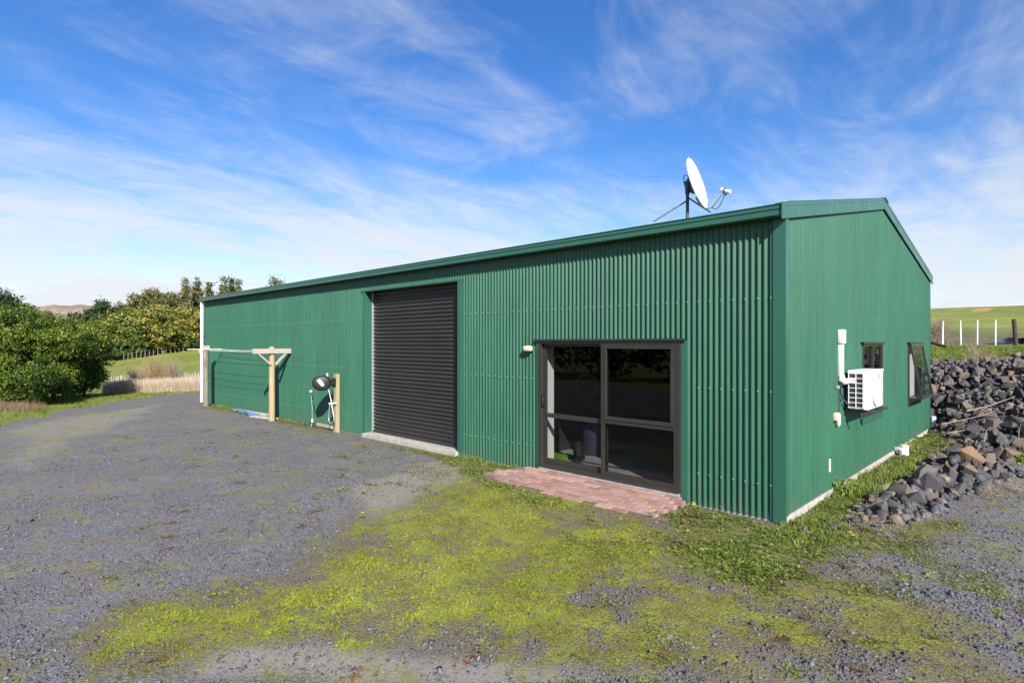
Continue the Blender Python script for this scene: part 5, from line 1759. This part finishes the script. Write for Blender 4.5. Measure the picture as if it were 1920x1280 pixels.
def plant(name, label, cat, base, lobes, clumps, per, cr, leaf, mat, group=None, trunk=None, bark=M_BARK, seed=0, **k):
    rng = np.random.default_rng(seed)
    e = empty(name, base); tag(e, label, cat, group)
    V, Fc, A = leaf_cloud(rng, lobes, clumps, per, cr, leaf, **k)
    o = fast('crown' if cat == 'tree' else 'foliage', V, Fc, mat, e, A)
    lobes = np.array(lobes)
    top = lobes[:, 2].max()
    m = MB()
    tr = trunk or 0.12
    cx_ = lobes[:, 0].mean() * 0.3; cy_ = lobes[:, 1].mean() * 0.3
    m.tube([(0, 0, -0.4), (cx_ * 0.3, cy_ * 0.3, top * 0.35), (cx_, cy_, top * 0.8)], [tr, tr * 0.75, tr * 0.25], 8)
    for l in lobes:
        for q in range(2):
            g = rng.normal(0, 0.35, 3)
            end = (l[0] + g[0] * l[3], l[1] + g[1] * l[4], l[2] + abs(g[2]) * l[5])
            st_ = (cx_ * 0.2, cy_ * 0.2, top * rng.uniform(0.15, 0.4))
            mid = ((st_[0] + end[0]) / 2, (st_[1] + end[1]) / 2, (st_[2] + end[2]) / 2 + 0.15)
            m.tube([st_, mid, end], [tr * 0.5, tr * 0.32, tr * 0.1], 6)
    obj('trunk', m, bark, e, smooth=True)
    return e


# hedge of glossy shrubs on the left
def bush(px, depth, label, lobes, clumps, seed, mat=M_HEDGE, var=(0.5, 0.2), leaf=0.075):
    x, y = at(px, depth)
    rg = np.random.default_rng(seed * 7)
    sub = []
    for (a, b, c, rx, ry, rz_) in lobes:             # break every big mass into knobbly sprays
        for q in range(9):
            d = rg.normal(0, 1, 3); d[2] = abs(d[2]) * 0.8 - 0.25; d /= np.linalg.norm(d)
            k = rg.uniform(0.26, 0.42)
            sub.append((a + d[0] * rx * 0.80, b + d[1] * ry * 0.80, max(0.25, c + d[2] * rz_ * 0.80), rx * k, ry * k, rz_ * k * 1.15))
    lobes = sub + [tuple(l[:3]) + tuple(0.72 * v for v in l[3:]) for l in lobes]
    clumps = int(clumps * 1.1)
    plant('shrub', label, 'shrub', (x, y, float(height(x, y))), lobes, clumps, 42, 0.20, leaf, mat, 'shrubs of the hedge on the left', 0.07, seed=seed, mat_var=(var[0], 0.26), up=0.25, core=0.1, shell=(0.8, 1.05))


bush(28, 19.6, 'tall rounded bright green shrub at the left picture edge', [(0, 0, 1.5, 1.45, 1.3, 1.5), (-0.7, 0.6, 2.1, 1.0, 1.0, 1.1), (0.6, -0.2, 2.0, 0.95, 0.95, 1.15), (0.1, 0.3, 0.8, 1.4, 1.3, 0.9)], 950, 11, var=(0.55, 0.2))
bush(100, 20.5, 'broad bright green shrub in the middle of the hedge', [(0, 0, 1.6, 1.4, 1.3, 1.45), (0.6, 0.2, 2.0, 0.95, 1.0, 1.05), (-0.5, 0.5, 1.9, 1.1, 1.1, 1.25), (0, -0.4, 0.75, 1.35, 1.2, 0.85)], 950, 12, var=(0.58, 0.2))
bush(134, 22.3, 'darker green shrub at the right end of the hedge', [(0, 0, 1.5, 1.2, 1.2, 1.35), (-0.5, 0.3, 1.7, 1.0, 1.0, 1.1), (0.35, -0.3, 0.8, 0.95, 0.95, 0.9)], 1000, 13, var=(0.42, 0.2))
bush(158, 22.4, 'low dark shrub bulging out beside the drive', [(0, 0, 0.75, 0.75, 0.7, 0.8), (0.1, -0.1, 0.45, 0.6, 0.6, 0.5)], 330, 14, var=(0.36, 0.18))
bush(-95, 18.6, 'green shrub mostly outside the left picture edge', [(0, 0, 1.5, 1.5, 1.4, 1.5), (0.7, 0.4, 1.7, 1.0, 1.0, 1.1)], 600, 15, var=(0.45, 0.2))
bush(62, 18.9, 'low dark shrub at the foot of the tall bright shrub', [(0, 0, 0.7, 0.9, 0.75, 0.7), (0.4, 0.2, 0.9, 0.7, 0.6, 0.6)], 320, 16, var=(0.40, 0.18))
# brown bracken at its foot
x, y = [], []
for q in range(1400):
    a, b = at(float(gr.normal(20, 30)), float(gr.normal(17.9, 0.35))); x.append(a); y.append(b)
grass_field('dry_bracken', 'brown dead bracken and dry grass at the foot of the hedge', np.array(x)[:600], np.array(y)[:600], 0.08, 0.34, 0.7, M_REED, 0.1, 0.15, REEDS)


# trees beyond the left paddock
def tree(px, depth, top_py, width_px, label, mat, kind, seed, base_z=None, var=(0.5, 0.2), bark=M_BARK, group='trees beyond the left paddock', n=1.0):
    x, y = at(px, depth)
    zb = float(height(x, y)) if base_z is None else base_z
    H = zat(top_py, depth) - zb
    w = width_px * depth / F_PX / 2
    rng = np.random.default_rng(seed + 500)
    if kind == 'broad':
        L = [(0, 0, H * 0.52, w * 0.8, w * 0.8, H * 0.45)]
        for q in range(6):
            a = q * PI / 3 + rng.uniform(-.4, .4)
            L.append((w * 0.55 * math.cos(a), w * 0.55 * math.sin(a), H * rng.uniform(0.30, 0.72), w * 0.5, w * 0.5, H * 0.24))
        cl_, per, cr = int(380 * n), 28, 0.11 * H
    elif kind == 'cone':
        L = []
        for q in range(6):
            t = q / 5
            L.append((rng.uniform(-.1, .1) * w, rng.uniform(-.1, .1) * w, H * (0.22 + 0.70 * t), w * (1.0 - 0.80 * t) + 0.12, w * (1.0 - 0.80 * t) + 0.12, H * 0.14))
        cl_, per, cr = int(320 * n), 26, 0.055 * H
    else:
        L = [(rng.normal(0, .45) * w, rng.normal(0, .45) * w, H * rng.uniform(0.55, 0.9), w * 0.38, w * 0.38, H * 0.10) for q in range(8)]
        L += [(0, 0, H * 0.55, w * 0.85, w * 0.85, H * 0.42), (w * 0.4, 0, H * 0.45, w * 0.6, w * 0.6, H * 0.35), (-w * 0.45, w * 0.2, H * 0.4, w * 0.6, w * 0.6, H * 0.33)]
        cl_, per, cr = int(380 * n), 27, 0.075 * H
    plant('tree', label, 'tree', (x, y, zb), L, cl_, per, cr, 0.30, mat, group, 0.022 * H + 0.06, bark, seed, mat_var=var, up=0.2, shell=(0.62, 1.02))


tree(208, 60, 588, 84, 'yellow-green autumn tree just right of the hedge', M_AUTGREEN, 'broad', 1, var=(0.62, 0.22))
tree(248, 61, 574, 80, 'autumn tree with green lower branches left of the pale trunk', M_AUTGREEN, 'broad', 2, var=(0.52, 0.24))
tree(308, 58.5, 570, 92, 'spreading autumn tree with pale trunk at the paddock edge', M_AUTUMN, 'broad', 3, var=(0.50, 0.24), bark=M_BARKP)
tree(352, 60.5, 574, 74, 'golden autumn tree beside the far end of the shed', M_AUTUMN, 'broad', 4, var=(0.60, 0.22))
tree(395, 61, 582, 70, 'autumn tree half hidden behind the far end of the shed', M_AUTUMN, 'broad', 5, var=(0.55, 0.2))
tree(228, 58, 640, 60, 'low dark green tree under the autumn trees at the paddock edge', M_AUTGREEN, 'round', 6, var=(0.2, 0.15))
tree(270, 58, 628, 56, 'low green tree under the autumn trees beside the pale trunk', M_AUTGREEN, 'round', 7, var=(0.25, 0.18))
for q, (px_, top_) in enumerate(((196, 655), (292, 640), (328, 636), (356, 634), (384, 632))):  # low dark crowns added in place of the shade beneath the trees
    tree(px_, 59.5, top_, 46, ('added dark thicket for the shade under the trees beside the hedge end', 'added dark thicket for tree shade left of the pale trunk foot', 'added dark thicket for tree shade right of the pale trunk foot', 'added dark thicket for the shade under the golden autumn tree', 'added dark thicket for tree shade touching the shed end in the picture')[q], M_AUTGREEN, 'round', 40 + q, var=(0.15, 0.14))
tree(262, 84, 549, 44, 'olive round-topped tree left of the tall pair', M_OLIVE, 'round', 8, 2.0, (0.5, 0.2))
tree(291, 84, 539, 56, 'broad olive tree highest in the middle of the tree line', M_OLIVE, 'round', 9, 2.0, (0.55, 0.2))
tree(318, 86, 548, 44, 'smaller olive tree right of the broad one', M_OLIVE, 'round', 10, 2.0, (0.5, 0.2))
tree(347, 86, 526, 44, 'tall pointed olive conifer left of the shed end', M_OLIVE, 'cone', 11, 2.0, (0.5, 0.2))
tree(370, 90, 527, 30, 'slim pointed conifer right above the shed end', M_OLIVE, 'cone', 12, 2.0, (0.42, 0.2))
tree(394, 88, 535, 34, 'first conifer top above the shed roof line', M_OLIVE, 'cone', 13, 2.0, (0.5, 0.2))
tree(419, 86, 525, 36, 'second conifer top above the shed roof line', M_OLIVE, 'cone', 14, 2.0, (0.55, 0.2))
tree(434, 92, 527, 18, 'slim dark conifer top among those above the roof', M_DARKG, 'cone', 15, 2.0, (0.5, 0.2), n=.7)
tree(446, 90, 529, 26, 'last conifer top of the group above the roof', M_OLIVE, 'cone', 16, 2.0, (0.45, 0.2), n=.7)
tree(516, 84, 514, 50, 'lone rounded olive tree top above the middle of the roof', M_OLIVE, 'round', 17, 2.0, (0.55, 0.2))
tree(172, 82, 576, 70, 'dark evergreen tree left of the pine pair above the hedge', M_DARKG, 'round', 18, 0.5, (0.5, 0.2))
tree(195, 80, 562, 40, 'taller dark pine above the hedge end', M_DARKG, 'round', 19, 0.5, (0.45, 0.2))
tree(228, 82, 564, 52, 'dark rounded pine behind the yellow-green tree', M_DARKG, 'round', 20, 0.5, (0.5, 0.2))
tree(-5, 42, 536, 110, 'dark evergreen tree crown at the far left edge above the hedge', M_DARKG, 'round', 21, -1.0, (0.5, 0.22), n=1.8)
tree(45, 46, 570, 40, 'small dark tree crown behind the hedge at left', M_DARKG, 'round', 22, -1.0, (0.55, 0.2))

# bare brown shrubs
def twig_shrub(label, base, h, w, n, mat, seed, r=0.006):
    rng = np.random.default_rng(seed)
    V = []; A = []
    m = MB()
    for q in range(n):
        a = rng.uniform(0, 2 * PI); k = rng.uniform(0, 1) ** 0.6 * w; hh = h * rng.uniform(0.45, 1.0)
        p0 = (rng.normal(0, w * 0.25), rng.normal(0, w * 0.25), 0)
        p2 = (k * math.cos(a), k * math.sin(a), hh)
        p1 = (p0[0] * 0.6 + p2[0] * 0.35 + rng.normal(0, .04), p0[1] * 0.6 + p2[1] * 0.35 + rng.normal(0, .04), hh * 0.5)
        m.tube([p0, p1, p2], [r, r * 0.7, r * 0.35], 3, False)
        for s in range(2):
            t = rng.uniform(0.4, 0.9); b = [p0[i] + (p2[i] - p0[i]) * t for i in range(3)]
            m.tube([p1 if s else b, (b[0] + rng.normal(0, .18), b[1] + rng.normal(0, .18), b[2] + rng.uniform(.05, .3))], [r * 0.5, r * 0.25], 3, False)
    e = empty('bare_shrub', base); tag(e, label, 'shrub')
    o = obj('twigs', m, mat, e); o['kind'] = 'stuff'


M_TWIG = plain('brown_twigs', (0.34, 0.23, 0.13), 0.85, 0.3, 4)
M_TWIGP = plain('pinkish_dry_twigs', (0.30, 0.22, 0.17), 0.85, 0.3, 4)
x, y = at(292, 26.0); twig_shrub('bare brown twiggy shrub rising above the batten fence', (x, y, float(height(x, y))), 1.7, 0.65, 300, M_TWIG, 3, 0.005)
x, y = at(322, 26.2); twig_shrub('greyer bare shrub right of the brown twiggy one', (x, y, float(height(x, y))), 1.6, 0.5, 190, M_TWIGP, 4, 0.005)
x, y = at(262, 26.2); twig_shrub('low pale bare shrub left of the brown twiggy one', (x, y, float(height(x, y))), 1.3, 0.6, 240, M_TWIGP, 5)
x, y = at(1752, 31.0); twig_shrub('bare twiggy shrub behind the first white fence post', (x, y, float(height(x, y))), 1.7, 1.0, 300, M_TWIGP, 6)
x, y = at(1828, 17.5); twig_shrub('dry weed stalks on the bank top between the fence posts', (x, y, float(height(x, y))), 0.75, 0.35, 26, M_STICK, 7, 0.005)
x, y = at(1845, 16.5); twig_shrub('small brown seeding weed on the edge of the rock bank', (x, y, float(height(x, y))), 0.45, 0.25, 40, M_TWIG, 8, 0.004)
# leafy weeds among the rocks
for px, py, z, s, lab in ((1748, 676, 1.45, 0.26, 'bright yellow-green weed clump at the bank top by the shed corner'), (1897, 700, 1.3, 0.22, 'green weed clump among the upper rocks at right'), (1918, 845, 0.3, 0.16, 'small green weed among the rocks at the right picture edge'),
                          (1850, 668, 1.62, 0.2, 'green weed clump on the bank top below the white posts'), (1558, 905, 0.1, 0.14, 'leafy weed standing against the gable near the white strip'), (352, 725, -0.2, 0.42, 'green bramble clump left of the white downpipe')):
    gx_, gy_ = G(px, py, z)
    if px == 1558: gx_, gy_ = 0.13, 1.95
    zb = float(height(gx_, gy_))
    rng = np.random.default_rng(px)
    V, Fc, A = leaf_cloud(rng, [(0, 0, s * 0.5, s, s, s * 0.7)], 26, 14, s * 0.6, 0.05 if s < .3 else 0.09, (0.75, 0.15), 0.6)
    e = empty('weed_clump', (gx_, gy_, zb)); tag(e, lab, 'weed')
    fast('foliage', V, Fc, M_WEED, e, np.clip(A, 0.25, 1))
    obj('stem', MB().tube([(0, 0, -0.05), (0.01, 0, s * 0.7)], [0.008, 0.004], 5), M_BARK, e)

# dark belt of trees across the road behind the camera, mirrored in the door glass
rng = np.random.default_rng(99)
lob = [(q * 4.2 - 34, -24 + rng.uniform(-1.5, 1.5), 2.6, 2.9, 2.2, 2.6 + rng.uniform(0, 1.2)) for q in range(11)]
V, Fc, A = leaf_cloud(rng, lob, 560, 24, 1.0, 0.42, (0.4, 0.2), 0.1)
o = fast('tree_belt', V, Fc, M_DARKG, None, A)
tag(o, 'dark belt of trees on the far side of the yard mirrored in the glass', 'trees', kind='stuff')
